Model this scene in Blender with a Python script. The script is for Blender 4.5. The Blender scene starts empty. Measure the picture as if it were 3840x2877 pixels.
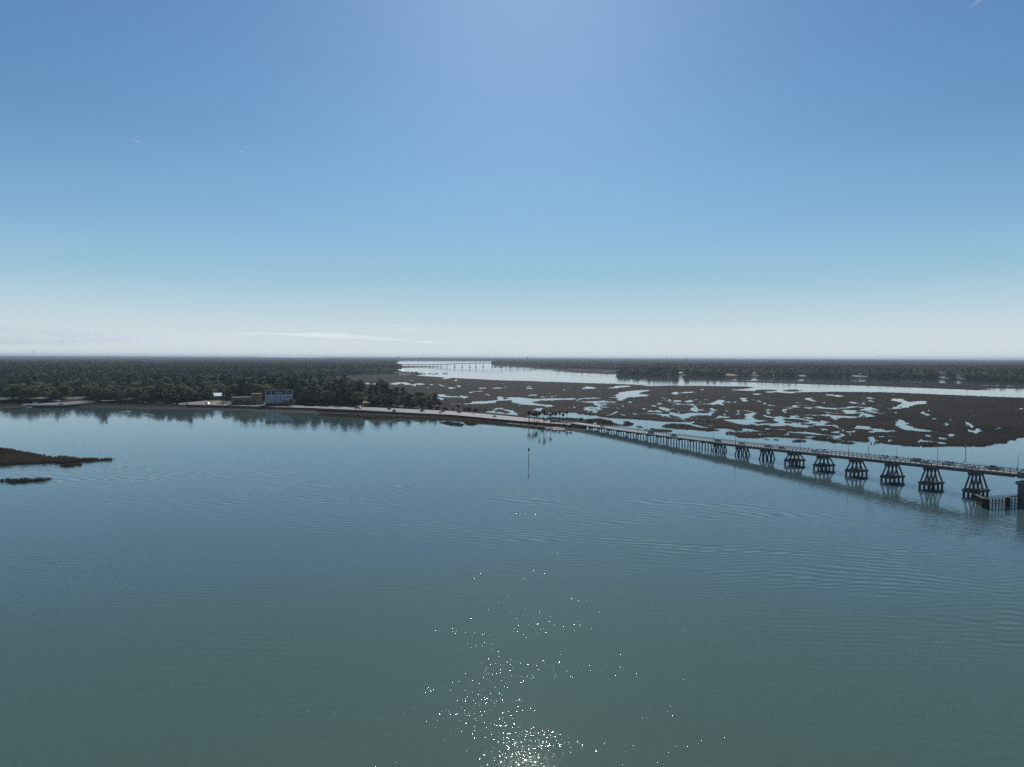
import bpy, bmesh, math, random
import numpy as np
from mathutils import Vector, Matrix, Quaternion

rnd = random.Random(7)
nrng = np.random.default_rng(11)
S = bpy.context.scene
C = S.collection
PI = math.pi

# ------------------------------------------------------------------ camera
CAM_H = 60.0
FPX = 2560.0
W0, H0 = 3840.0, 2877.0
PITCH = math.atan(100.5 / FPX)
ROLL = math.radians(0.225)
f_ = Vector((0, math.cos(PITCH), -math.sin(PITCH)))
u0 = Vector((0, math.sin(PITCH), math.cos(PITCH)))
r0 = Vector((1, 0, 0))
r_ = r0 * math.cos(ROLL) + u0 * math.sin(ROLL)
u_ = u0 * math.cos(ROLL) - r0 * math.sin(ROLL)
EYE = Vector((0, 0, CAM_H))

def P(px, py, z=0.0):
    """point of the level z seen at pixel (px, py) of the survey photograph"""
    d = f_ + r_ * ((px - W0 / 2) / FPX) - u_ * ((py - H0 / 2) / FPX)
    t = (z - CAM_H) / d.z
    return EYE + d * t

def PX(X, Y, Z=0.0):
    """numpy: world -> survey pixel"""
    X = np.asarray(X, float); Y = np.asarray(Y, float); Z = np.asarray(Z, float) - CAM_H
    cx = X * r_.x + Y * r_.y + Z * r_.z
    cy = X * u_.x + Y * u_.y + Z * u_.z
    cz = X * f_.x + Y * f_.y + Z * f_.z
    return W0 / 2 + FPX * cx / cz, H0 / 2 - FPX * cy / cz

def zat(X, Y, py):
    """height at which the vertical through X, Y is seen at row py"""
    lo, hi = -5.0, 200.0
    for _ in range(50):
        m = (lo + hi) / 2
        if float(PX(X, Y, m)[1]) > py: lo = m
        else: hi = m
    return (lo + hi) / 2

cam_d = bpy.data.cameras.new('camera'); cam = bpy.data.objects.new('camera', cam_d); C.objects.link(cam)
cam_d.sensor_width = 36.0; cam_d.lens = 36.0 * FPX / W0
cam_d.clip_start = 1.0; cam_d.clip_end = 400000.0
mw = Matrix((( r_.x, u_.x, -f_.x, 0), (r_.y, u_.y, -f_.y, 0), (r_.z, u_.z, -f_.z, CAM_H), (0, 0, 0, 1)))
cam.matrix_world = mw
S.camera = cam

# ------------------------------------------------------------------ light
SUN_EL = math.radians(35.0)
SUN_AZ = math.radians(1.3)          # clockwise from +Y
sdir = Vector((math.sin(SUN_AZ) * math.cos(SUN_EL), math.cos(SUN_AZ) * math.cos(SUN_EL), math.sin(SUN_EL)))
sun_d = bpy.data.lights.new('sun', 'SUN'); sun_d.energy = 3.2; sun_d.angle = math.radians(0.53); sun_d.color = (1.0, 0.965, 0.92)
sun = bpy.data.objects.new('sun', sun_d); C.objects.link(sun)
sun.rotation_euler = sdir.to_track_quat('Z', 'Y').to_euler()
sun.location = (0, 0, 300)

w = bpy.data.worlds.new('World'); S.world = w; w.use_nodes = True
wt = w.node_tree
bg = wt.nodes['Background']
sky = wt.nodes.new('ShaderNodeTexSky'); sky.sky_type = 'NISHITA'; sky.sun_disc = False
sky.sun_elevation = SUN_EL; sky.sun_rotation = SUN_AZ
sky.altitude = 0; sky.air_density = 1.4; sky.dust_density = 0.3; sky.ozone_density = 1.5
SKY_K = 0.055
hs = wt.nodes.new('ShaderNodeVectorMath'); hs.operation = 'MULTIPLY'; hs.inputs[1].default_value = (0.64, 0.945, 1.29)     # colour balance of the survey camera
wt.links.new(sky.outputs[0], hs.inputs[0])
# moist air whitens the lowest degrees of the sky
wg = wt.nodes.new('ShaderNodeNewGeometry'); wsep = wt.nodes.new('ShaderNodeSeparateXYZ'); wt.links.new(wg.outputs['Incoming'], wsep.inputs[0])
wab = wt.nodes.new('ShaderNodeMath'); wab.operation = 'ABSOLUTE'; wt.links.new(wsep.outputs[2], wab.inputs[0])
def sky_ramp(stops):
    n = wt.nodes.new('ShaderNodeValToRGB'); n.color_ramp.interpolation = 'CARDINAL'; el = n.color_ramp.elements
    el[0].position, el[0].color = stops[0][0], (*stops[0][1], 1); el[1].position, el[1].color = stops[-1][0], (*stops[-1][1], 1)
    for p_, c_ in stops[1:-1]: k_ = el.new(p_); k_.color = (*c_, 1)
    wt.links.new(wab.outputs[0], n.inputs[0]); return n.outputs[0]
wf = sky_ramp([(0, (1, 1, 1)), (.10, (.93,) * 3), (.17, (.55,) * 3), (.29, (0, 0, 0))])
wc = sky_ramp([(0, (.67, .735, .755)), (.05, (.545, .675, .738)), (.10, (.36, .57, .71)), (.16, (.275, .487, .70)), (.30, (.23, .41, .69))])
wcs = wt.nodes.new('ShaderNodeVectorMath'); wcs.operation = 'SCALE'; wt.links.new(wc, wcs.inputs[0]); wcs.inputs[3].default_value = 1 / SKY_K
wm = wt.nodes.new('ShaderNodeMix'); wm.data_type = 'RGBA'; wt.links.new(wf, wm.inputs[0])
wt.links.new(hs.outputs[0], wm.inputs[6]); wt.links.new(wcs.outputs[0], wm.inputs[7])
wt.links.new(wm.outputs[2], bg.inputs['Color'])
bg.inputs['Strength'].default_value = SKY_K

S.view_settings.view_transform = 'Standard'; S.view_settings.look = 'None'
S.view_settings.exposure = 0.0; S.view_settings.gamma = 1.0
S.cycles.use_denoising = False
S.cycles.max_bounces = 8; S.cycles.diffuse_bounces = 2; S.cycles.glossy_bounces = 3
S.cycles.transparent_max_bounces = 24; S.cycles.volume_bounces = 0
S.cycles.sample_clamp_indirect = 6.0

# ------------------------------------------------------------------ materials
def new_mat(name):
    m = bpy.data.materials.new(name); m.use_nodes = True
    return m, m.node_tree, m.node_tree.nodes['Principled BSDF']

def mat(name, col, rough=0.8, metal=0.0, var=0.25, scale=0.6, spec=0.3, dirt=None):
    m, t, b = new_mat(name)
    n = t.nodes.new('ShaderNodeTexNoise'); n.inputs['Scale'].default_value = scale; n.inputs['Detail'].default_value = 5
    tc = t.nodes.new('ShaderNodeTexCoord')
    t.links.new(tc.outputs['Object'], n.inputs['Vector'])
    r = t.nodes.new('ShaderNodeValToRGB')
    c1 = [max(0, c * (1 - var)) for c in col]; c2 = [min(1, c * (1 + var)) for c in col]
    if dirt: c1 = dirt
    r.color_ramp.elements[0].color = (*c1, 1); r.color_ramp.elements[1].color = (*c2, 1)
    r.color_ramp.elements[0].position = 0.3; r.color_ramp.elements[1].position = 0.7
    t.links.new(n.outputs['Fac'], r.inputs[0]); t.links.new(r.outputs[0], b.inputs['Base Color'])
    b.inputs['Roughness'].default_value = rough; b.inputs['Metallic'].default_value = metal
    b.inputs['Specular IOR Level'].default_value = spec
    return m

def foliage_mat(name, dark, light, scale=0.14, transl=0.2):
    """leaf colour varying per tree and per clump; thin leaves let some light through"""
    m, t, b = new_mat(name)
    oi = t.nodes.new('ShaderNodeObjectInfo')
    geo = t.nodes.new('ShaderNodeNewGeometry')
    n = t.nodes.new('ShaderNodeTexNoise'); n.inputs['Scale'].default_value = scale; n.inputs['Detail'].default_value = 3
    t.links.new(geo.outputs['Position'], n.inputs['Vector'])
    a = t.nodes.new('ShaderNodeMath'); a.operation = 'MULTIPLY_ADD'; a.inputs[1].default_value = 0.8
    t.links.new(oi.outputs['Random'], a.inputs[0]); 
    s = t.nodes.new('ShaderNodeMath'); s.operation = 'MULTIPLY_ADD'; s.inputs[1].default_value = 0.9; s.inputs[2].default_value = -0.25
    t.links.new(n.outputs['Fac'], s.inputs[0]); t.links.new(s.outputs[0], a.inputs[2])
    r = t.nodes.new('ShaderNodeValToRGB')
    r.color_ramp.elements[0].color = (*dark, 1); r.color_ramp.elements[1].color = (*light, 1)
    t.links.new(a.outputs[0], r.inputs[0])
    t.links.new(r.outputs[0], b.inputs['Base Color'])
    b.inputs['Roughness'].default_value = 0.75; b.inputs['Specular IOR Level'].default_value = 0.15
    tr = t.nodes.new('ShaderNodeBsdfTranslucent'); t.links.new(r.outputs[0], tr.inputs['Color'])
    mx = t.nodes.new('ShaderNodeMixShader'); mx.inputs[0].default_value = transl
    t.links.new(b.outputs[0], mx.inputs[1]); t.links.new(tr.outputs[0], mx.inputs[2])
    t.links.new(mx.outputs[0], t.nodes['Material Output'].inputs['Surface'])
    return m

MT = {}
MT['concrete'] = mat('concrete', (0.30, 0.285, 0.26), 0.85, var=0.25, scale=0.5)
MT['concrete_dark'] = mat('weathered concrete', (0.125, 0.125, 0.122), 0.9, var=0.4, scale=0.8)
MT['pile'] = mat('tide stained piles', (0.055, 0.052, 0.047), 0.9, var=0.4, scale=0.7)
MT['asphalt'] = mat('worn asphalt', (0.19, 0.18, 0.165), 0.8, var=0.2, scale=0.15)
MT['road'] = mat('pale road concrete', (0.205, 0.192, 0.178), 0.75, var=0.15, scale=0.08)
MT['paint'] = mat('road paint', (0.6, 0.58, 0.5), 0.7, var=0.2, scale=2)
MT['ypaint'] = mat('yellow road paint', (0.5, 0.36, 0.08), 0.7, var=0.2, scale=2)
MT['steel'] = mat('grey steel', (0.16, 0.165, 0.17), 0.5, 0.3, var=0.2)
MT['darksteel'] = mat('dark steel', (0.05, 0.05, 0.052), 0.6, 0.2, var=0.2)
MT['timber'] = mat('dark timber', (0.05, 0.042, 0.034), 0.9, var=0.4, scale=1.5)
MT['greywood'] = mat('grey weathered wood', (0.2, 0.18, 0.155), 0.9, var=0.3, scale=1.5)
MT['mud'] = mat('tidal mud', (0.02, 0.0175, 0.0145), 0.9, var=0.45, scale=0.12, spec=0.1)
MT['bank'] = mat('bank soil', (0.022, 0.019, 0.015), 0.95, var=0.4, scale=0.3, spec=0.05)
MT['sand'] = mat('sand', (0.30, 0.255, 0.205), 0.95, var=0.2, scale=0.2)
MT['floor'] = mat('forest floor', (0.075, 0.065, 0.045), 0.95, var=0.4, scale=0.05)
MT['lawn'] = mat('dry lawn', (0.30, 0.25, 0.12), 0.95, var=0.25, scale=0.2)
MT['white'] = mat('white paint', (0.78, 0.78, 0.76), 0.5, var=0.06)
MT['offwhite'] = mat('off white gelcoat', (0.62, 0.62, 0.6), 0.35, var=0.08)
MT['whitemetal'] = mat('bright metal roofing', (0.8, 0.8, 0.8), 0.5, 0.4, var=0.06, spec=0.6)
MT['bluewall'] = mat('pale blue siding', (0.55, 0.545, 0.53), 0.8, var=0.1, scale=0.4)
MT['ochre'] = mat('ochre stucco', (0.31, 0.215, 0.13), 0.9, var=0.2, scale=0.4)
MT['orange'] = mat('terracotta stucco', (0.31, 0.175, 0.105), 0.9, var=0.2, scale=0.4)
MT['slate'] = mat('dark shingle', (0.05, 0.055, 0.065), 0.7, var=0.25, scale=0.6)
MT['glass'] = mat('dark window glass', (0.02, 0.025, 0.03), 0.12, var=0.1, spec=0.6)
MT['tyre'] = mat('tyre rubber', (0.02, 0.02, 0.02), 0.9, var=0.1)
MT['trunk'] = mat('bark', (0.06, 0.05, 0.04), 0.95, var=0.4, scale=1.5)
MT['palmtrunk'] = mat('palm bark', (0.09, 0.075, 0.06), 0.95, var=0.35, scale=3)
MT['rust'] = mat('rust red metal', (0.24, 0.07, 0.04), 0.8, var=0.3)
MT['red'] = mat('signal red', (0.5, 0.04, 0.03), 0.5, var=0.1)
MT['green'] = mat('sign green', (0.03, 0.16, 0.10), 0.5, var=0.1)
MT['navy'] = mat('navy canvas', (0.03, 0.045, 0.10), 0.8, var=0.15)
MT['oak'] = foliage_mat('live oak leaves', (0.040, 0.049, 0.026), (0.205, 0.205, 0.098))
MT['pine'] = foliage_mat('pine needles', (0.030, 0.040, 0.025), (0.135, 0.145, 0.078), transl=0.15)
MT['pale'] = foliage_mat('pale green leaves', (0.10, 0.10, 0.045), (0.29, 0.26, 0.13), transl=0.3)
MT['palm'] = foliage_mat('palm fronds', (0.018, 0.022, 0.013), (0.045, 0.05, 0.026), transl=0.1)
MT['bush'] = foliage_mat('bank shrubs', (0.02, 0.02, 0.012), (0.06, 0.052, 0.03), transl=0.15)

def car_paint(name, col, metal=0.2):
    m, t, b = new_mat(name)
    n = t.nodes.new('ShaderNodeTexNoise'); n.inputs['Scale'].default_value = 1.2
    mx = t.nodes.new('ShaderNodeMix'); mx.data_type = 'RGBA'
    mx.inputs[6].default_value = (*[c * 0.86 for c in col], 1); mx.inputs[7].default_value = (*col, 1)
    t.links.new(n.outputs['Fac'], mx.inputs[0]); t.links.new(mx.outputs[2], b.inputs['Base Color'])
    b.inputs['Roughness'].default_value = 0.3; b.inputs['Metallic'].default_value = metal
    b.inputs['Coat Weight'].default_value = 0.6; b.inputs['Coat Roughness'].default_value = 0.08
    return m
for nm, c in (('white', (0.75, 0.75, 0.75)), ('silver', (0.4, 0.41, 0.42)), ('grey', (0.13, 0.135, 0.14)), ('dark', (0.022, 0.023, 0.026)), ('beige', (0.34, 0.3, 0.25)), ('red', (0.3, 0.03, 0.025))):
    MT['car_' + nm] = car_paint(nm + ' car paint', c)

# ------------------------------------------------------------------ mesh helper
class MB:
    def __init__(s): s.v = []; s.f = []
    def add(s, vs, fs):
        o = len(s.v); s.v += [tuple(v) for v in vs]; s.f += [tuple(i + o for i in f) for f in fs]; return s
    def box(s, x0, x1, y0, y1, z0, z1, M=None):
        vs = [Vector((x, y, z)) for z in (z0, z1) for y in (y0, y1) for x in (x0, x1)]
        if M is not None: vs = [M @ v for v in vs]
        return s.add(vs, [(0, 2, 3, 1), (4, 5, 7, 6), (0, 1, 5, 4), (2, 6, 7, 3), (0, 4, 6, 2), (1, 3, 7, 5)])
    def tube(s, a, b, r1, r2=None, n=8, cap=True):
        a = Vector(a); b = Vector(b); r2 = r1 if r2 is None else r2
        d = (b - a)
        if d.length < 1e-6: return s
        q = d.to_track_quat('Z', 'Y')
        vs = []
        for c, r in ((a, r1), (b, r2)):
            for k in range(n):
                t = 2 * PI * k / n
                vs.append(c + q @ Vector((r * math.cos(t), r * math.sin(t), 0)))
        fs = [(k, (k + 1) % n, n + (k + 1) % n, n + k) for k in range(n)]
        if cap: fs += [tuple(range(n - 1, -1, -1)), tuple(range(n, 2 * n))]
        return s.add(vs, fs)
    def path(s, pts, r, n=6):
        for a, b in zip(pts[:-1], pts[1:]): s.tube(a, b, r, n=n)
        return s
    def bar(s, a, b, wd, ht, up=Vector((0, 0, 1))):
        """rectangular bar from a to b"""
        a = Vector(a); b = Vector(b); d = (b - a).normalized()
        sd = d.cross(up)
        if sd.length < 1e-4: sd = Vector((1, 0, 0))
        sd.normalize(); uu = sd.cross(d)
        vs = [p + sd * (i * wd / 2) + uu * (j * ht / 2) for p in (a, b) for i, j in ((-1, -1), (1, -1), (1, 1), (-1, 1))]
        return s.add(vs, [(0, 3, 2, 1), (4, 5, 6, 7), (0, 1, 5, 4), (1, 2, 6, 5), (2, 3, 7, 6), (3, 0, 4, 7)])
    def prism(s, poly, z0, z1):
        n = len(poly)
        vs = [(p[0], p[1], z0) for p in poly] + [(p[0], p[1], z1) for p in poly]
        return s.add(vs, [tuple(range(n - 1, -1, -1)), tuple(range(n, 2 * n))] + [(k, (k + 1) % n, n + (k + 1) % n, n + k) for k in range(n)])
    def loft(s, secs, close=True):
        n = len(secs[0]); vs = [p for sec in secs for p in sec]; fs = []
        for i in range(len(secs) - 1):
            for k in range(n):
                fs.append((i * n + k, i * n + (k + 1) % n, (i + 1) * n + (k + 1) % n, (i + 1) * n + k))
        if close: fs += [tuple(range(n - 1, -1, -1)), tuple(range((len(secs) - 1) * n, len(secs) * n))]
        return s.add(vs, fs)
    def mesh(s, name):
        me = bpy.data.meshes.new(name); me.from_pydata([tuple(v) for v in s.v], [], s.f); me.update(); return me
    def build(s, name, m, parent=None, smooth=False):
        me = s.mesh(name); me.materials.append(m)
        if smooth: me.shade_smooth()
        return link(name, me, parent)

def link(name, data, parent=None, loc=None):
    o = bpy.data.objects.new(name, data); C.objects.link(o)
    if parent is not None: o.parent = parent
    if loc is not None: o.location = loc
    return o
def tag(o, label=None, cat=None, group=None, kind=None):
    if label: o['label'] = label
    if cat: o['category'] = cat
    if group: o['group'] = group
    if kind: o['kind'] = kind
    return o
def thing(name, label, cat, loc=(0, 0, 0), rz=0.0, group=None):
    o = link(name, None); o.location = loc; o.rotation_euler = (0, 0, rz); o.empty_display_size = 0.5
    return tag(o, label, cat, group)
def dup(root, loc, rz, label=None, group=None, scale=None, mats=None):
    r = root.copy(); C.objects.link(r); r.location = loc; r.rotation_euler = (0, 0, rz)
    if scale: r.scale = (scale, scale, scale)
    if label: r['label'] = label
    if group: r['group'] = group
    for ch in list(root.children):
        c = ch.copy(); C.objects.link(c); c.parent = r
        for g in list(ch.children):
            d = g.copy(); C.objects.link(d); d.parent = c
    return r
def np_mesh(name, verts, quads, m, smooth=False):
    verts = np.ascontiguousarray(verts, np.float32); quads = np.ascontiguousarray(quads, np.int32)
    me = bpy.data.meshes.new(name); k = quads.shape[1]
    me.vertices.add(len(verts)); me.vertices.foreach_set('co', verts.ravel())
    me.loops.add(quads.size); me.loops.foreach_set('vertex_index', quads.ravel())
    me.polygons.add(len(quads)); me.polygons.foreach_set('loop_start', np.arange(0, quads.size, k, dtype=np.int32))
    me.update(calc_edges=True); me.validate()
    if smooth: me.shade_smooth()
    me.materials.append(m)
    return me
def inpoly(px, py, poly):
    px = np.asarray(px); py = np.asarray(py); r = np.zeros(px.shape, bool)
    n = len(poly); j = n - 1
    for i in range(n):
        xi, yi = poly[i]; xj, yj = poly[j]
        if yi != yj:
            c = ((yi > py) != (yj > py)) & (px < (xj - xi) * (py - yi) / (yj - yi) + xi)
            r ^= c
        j = i
    return r
def Z(x0, y0, s, pts): return [(x0 + a / s, y0 + b / s) for a, b in pts]
def vnoise(x, y, seed=0):
    """smooth value noise, numpy"""
    xi = np.floor(x).astype(np.int64); yi = np.floor(y).astype(np.int64); fx = x - xi; fy = y - yi
    def h(a, b):
        n = (a * 374761393 + b * 668265263 + seed * 974711) & 0xFFFFFFFF
        n = ((n ^ (n >> 13)) * 1274126177) & 0xFFFFFFFF
        return ((n ^ (n >> 16)) & 0xFFFF) / 65535.0
    fx = fx * fx * (3 - 2 * fx); fy = fy * fy * (3 - 2 * fy)
    return (h(xi, yi) * (1 - fx) + h(xi + 1, yi) * fx) * (1 - fy) + (h(xi, yi + 1) * (1 - fx) + h(xi + 1, yi + 1) * fx) * fy
def fb(x, y, seed=0, o=3):
    r = 0; a = 0.5
    for k in range(o): r = r + a * vnoise(x * 2 ** k, y * 2 ** k, seed + k); a *= 0.5
    return r / (1 - 0.5 ** o)
def interp(line, x): return float(np.interp(x, [p[0] for p in line], [p[1] for p in line]))
# ------------------------------------------------------------------ node maths
class NT:
    def __init__(s, t): s.t = t
    def _set(s, n, i, v):
        if hasattr(v, 'links') or isinstance(v, bpy.types.NodeSocket): s.t.links.new(v, n.inputs[i])
        else: n.inputs[i].default_value = v
    def m(s, op, a, b=0.0, c=0.0):
        n = s.t.nodes.new('ShaderNodeMath'); n.operation = op
        s._set(n, 0, a); s._set(n, 1, b); s._set(n, 2, c); return n.outputs[0]
    def v(s, op, a, b=(0, 0, 0), sc=None):
        n = s.t.nodes.new('ShaderNodeVectorMath'); n.operation = op
        s._set(n, 0, a)
        if op == 'SCALE': s._set(n, 3, sc); return n.outputs[0]
        s._set(n, 1, b)
        return n.outputs['Value'] if op in ('DOT_PRODUCT', 'LENGTH') else n.outputs[0]
    def noise(s, vec, scale, detail=2.0, rough=0.5):
        n = s.t.nodes.new('ShaderNodeTexNoise'); n.noise_dimensions = '2D'
        n.inputs['Scale'].default_value = scale; n.inputs['Detail'].default_value = detail; n.inputs['Roughness'].default_value = rough
        s.t.links.new(vec, n.inputs['Vector']); return n.outputs['Fac'], n.outputs['Color']
    def ramp(s, x, a, b):
        n = s.t.nodes.new('ShaderNodeMapRange'); n.interpolation_type = 'SMOOTHSTEP'
        s._set(n, 0, x); n.inputs[1].default_value = a; n.inputs[2].default_value = b
        return n.outputs[0]

# ------------------------------------------------------------------ water
m, t, b = new_mat('estuary water'); MT['water'] = m
q = NT(t)
geo = t.nodes.new('ShaderNodeNewGeometry'); pos = geo.outputs['Position']
sep = t.nodes.new('ShaderNodeSeparateXYZ'); t.links.new(pos, sep.inputs[0])
X_, Y_ = sep.outputs[0], sep.outputs[1]
def stretched(sx, sy, ang):
    mp = t.nodes.new('ShaderNodeMapping'); mp.inputs['Scale'].default_value = (sx, sy, 1); mp.inputs['Rotation'].default_value = (0, 0, ang)
    t.links.new(pos, mp.inputs['Vector']); return mp.outputs[0]
calm = q.ramp(q.noise(stretched(0.004, 0.012, 0.35), 1.0, 3)[0], 0.38, 0.62)          # slicks and breezy lanes
far = q.ramp(Y_, 260.0, 1300.0)
nearf = q.m('SUBTRACT', 1.0, q.ramp(Y_, 90.0, 420.0))
amp = q.m('MULTIPLY', q.m('MULTIPLY_ADD', calm, 0.5, 0.32), q.m('MULTIPLY_ADD', far, -0.3, 1.0))
rip = q.m('MULTIPLY_ADD', nearf, 0.75, 0.3)
def centred(c, k): return q.v('SCALE', q.v('SUBTRACT', c, (0.5, 0.5, 0.5)), sc=k)
fine = q.noise(stretched(1.5, 2.7, 0.25), 1.0, 2)[1]
mid = q.noise(stretched(0.33, 0.8, 0.18), 1.0, 2)[1]
slope = q.v('SCALE', centred(fine, 0.20), sc=q.m('MULTIPLY', amp, rip))
slope = q.v('ADD', slope, q.v('SCALE', centred(mid, 0.07), sc=amp))
# steep little facets that catch the sun
gl_f, gl_c = q.noise(stretched(2.3, 2.9, 0.1), 1.0, 1)
patch = q.ramp(q.noise(stretched(0.05, 0.09, 0.2), 1.0, 4)[0], 0.34, 0.68)
spike = q.ramp(gl_f, 0.585, 0.79)
slope = q.v('ADD', slope, q.v('SCALE', centred(q.noise(stretched(3.1, 3.7, 1.1), 1.0, 1)[1], 1.25), sc=q.m('MULTIPLY', q.m('MULTIPLY', spike, patch), nearf)))
# a few agitated facets that flash in the sun
for gx_, gy_, rad, tilt in ((1930, 1925, 1.1, .185), (1827, 1919, .5, .187), (1972, 1924, .7, .186), (2008, 1931, .45, .185), (2036, 1921, .4, .186), (2016, 2340, .45, .120)):
    pc = P(gx_, gy_); dd_ = q.v('LENGTH', q.v('SUBTRACT', pos, tuple(pc)))
    gm = q.m('EXPONENT', q.m('MULTIPLY', q.m('POWER', q.m('DIVIDE', dd_, rad), 2.0), -1.0))
    slope = q.v('ADD', slope, q.v('SCALE', q.v('ADD', centred(fine, 0.35), (0.0, tilt, 0.0)), sc=gm))
# wakes: trains of parallel crests crossing the bay
dist = q.noise(stretched(0.016, 0.03, 0.0), 1.0, 4)[0]
def train(dx, dy, lam, a, k, p0, nrm, width, s1, seedrot):
    ph = q.m('MULTIPLY', q.m('ADD', q.m('MULTIPLY', X_, dx), q.m('MULTIPLY', Y_, dy)), 2 * PI / lam)
    ph = q.m('MULTIPLY_ADD', dist, k, ph)
    off = q.m('ADD', q.m('MULTIPLY', q.m('SUBTRACT', X_, p0[0]), nrm[0]), q.m('MULTIPLY', q.m('SUBTRACT', Y_, p0[1]), nrm[1]))
    off = q.m('MULTIPLY_ADD', q.m('SUBTRACT', dist, 0.5), 90.0, off)
    e = q.m('DIVIDE', off, width)
    band = q.m('EXPONENT', q.m('MULTIPLY', q.m('MULTIPLY', e, e), -1.0))
    msk = q.ramp(q.noise(stretched(s1, s1 * 2.2, seedrot), 1.0, 2)[0], 0.36, 0.66)
    amp_ = q.m('MULTIPLY', q.m('MULTIPLY', band, msk), a)
    return q.v('SCALE', (dx, dy, 0), sc=q.m('MULTIPLY', q.m('COSINE', ph), amp_))
slope = q.v('ADD', slope, train(0.30, 0.954, 3.4, 0.052, 30.0, (-10, 238), (0.49, 0.87), 34.0, 0.02, 0.3))
slope = q.v('ADD', slope, train(-0.12, 0.993, 2.7, 0.04, 26.0, (60, 205), (0.45, 0.89), 40.0, 0.025, 0.9))
slope = q.v('ADD', slope, train(0.42, 0.907, 3.8, 0.048, 34.0, (-120, 322), (0.30, 0.95), 30.0, 0.017, 1.7))
slope = q.v('ADD', slope, train(0.05, 0.998, 2.3, 0.02, 22.0, (0, 200), (0.2, 0.98), 110.0, 0.012, 2.3))
slope = q.v('MULTIPLY', slope, (1, 1, 0))
nrm = q.v('NORMALIZE', q.v('SUBTRACT', (0, 0, 1), slope))
t.links.new(nrm, b.inputs['Normal'])
b.inputs['Roughness'].default_value = 0.035
b.inputs['IOR'].default_value = 1.33
b.inputs['Specular IOR Level'].default_value = 0.85
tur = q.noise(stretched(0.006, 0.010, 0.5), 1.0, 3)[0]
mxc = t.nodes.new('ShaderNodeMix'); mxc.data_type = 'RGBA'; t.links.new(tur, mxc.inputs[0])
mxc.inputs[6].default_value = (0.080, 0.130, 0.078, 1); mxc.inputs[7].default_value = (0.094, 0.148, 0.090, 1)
sky_sheen = q.ramp(q.m('MULTIPLY_ADD', q.m('SUBTRACT', tur, 0.5), 260.0, Y_), 110.0, 300.0)      # base colour turns bluer away from the drone, standing in for reflected sky
mxd = t.nodes.new('ShaderNodeMix'); mxd.data_type = 'RGBA'; t.links.new(sky_sheen, mxd.inputs[0]); t.links.new(mxc.outputs[2], mxd.inputs[6]); mxd.inputs[7].default_value = (0.078, 0.130, 0.130, 1)
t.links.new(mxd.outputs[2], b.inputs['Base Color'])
R_ = 64000.0
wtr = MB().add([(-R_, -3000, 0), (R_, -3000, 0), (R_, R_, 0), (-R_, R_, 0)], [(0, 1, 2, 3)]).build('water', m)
tag(wtr, 'calm green blue estuary water with wake ripples', 'water', kind='structure')

# ------------------------------------------------------------------ haze
hm = bpy.data.materials.new('haze air'); hm.use_nodes = True; ht = hm.node_tree
ht.nodes.remove(ht.nodes['Principled BSDF'])
pv = ht.nodes.new('ShaderNodeVolumePrincipled'); pv.inputs['Color'].default_value = (0.76, 0.88, 1.0, 1)
pv.inputs['Density'].default_value = 4.0e-5; pv.inputs['Anisotropy'].default_value = 0.3
ht.links.new(pv.outputs[0], ht.nodes['Material Output'].inputs['Volume'])
hz = MB().box(-66000, 66000, -3600, 66000, -6.0, 110.0).build('haze', hm)
tag(hz, 'thin pale blue haze over the estuary', 'haze', kind='stuff')

# ------------------------------------------------------------------ traced lines (survey pixels)
L0 = [(-500, 1508), (0, 1526), (168, 1528), (289, 1528), (400, 1531), (538, 1534), (674, 1537), (880, 1539), (961, 1545), (1180, 1551), (1200, 1560), (1358, 1567), (1369, 1573), (1471, 1572), (1528, 1570), (1700, 1576.6), (1803, 1587.6), (1984, 1603), (2041, 1611), (2076, 1614.6), (2117, 1616), (2205, 1617)]
L1 = [(-500, 1504), (0, 1521), (168, 1523), (380, 1523), (538, 1525), (674, 1528), (780, 1529.5), (961, 1535), (1180, 1539.5), (1200, 1546), (1449, 1554), (1700, 1567), (1826, 1579), (1900, 1586), (1981, 1593), (2049, 1600), (2117, 1605), (2205, 1612)]
L2 = [(-500, 1503), (0, 1519), (380, 1519), (538, 1521), (674, 1525), (780, 1527), (961, 1532), (1180, 1537), (1200, 1543), (1449, 1551.5), (1700, 1564), (1826, 1576), (1900, 1583), (1981, 1590), (2049, 1596), (2117, 1601), (2205, 1609)]
L3 = [(-500, 1497), (0, 1512), (380, 1512), (538, 1514), (683, 1517), (780, 1518.7), (961, 1524), (1180, 1530.5), (1358, 1538), (1539, 1548), (1700, 1556), (1826, 1568), (1962, 1580), (2100, 1589.8), (2135, 1592.8), (2205, 1600.5)]
L4 = [(-500, 1480), (0, 1500), (380, 1506), (538, 1508), (683, 1512), (800, 1514), (943, 1518), (1180, 1523), (1426, 1529), (1700, 1542), (1826, 1553), (1900, 1560), (2022, 1572), (2131, 1583.2), (2170, 1587)]
Z3 = 2.6
def strip(xs, rows, name, m, jz=0.0):
    vs = []; fs = []
    for x in xs:
        for ln, z in rows:
            y = interp(ln, x) if isinstance(ln, list) else ln(x)
            p = P(x, y, z); vs.append((p.x, p.y, z + (rnd.uniform(-jz, jz) if 0.15 < z < 2.0 else 0)))
    k = len(rows)
    for i in range(len(xs) - 1):
        for j in range(k - 1):
            fs.append((i * k + j, (i + 1) * k + j, (i + 1) * k + j + 1, i * k + j + 1))
    return MB().add(vs, fs).build(name, m)

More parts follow.
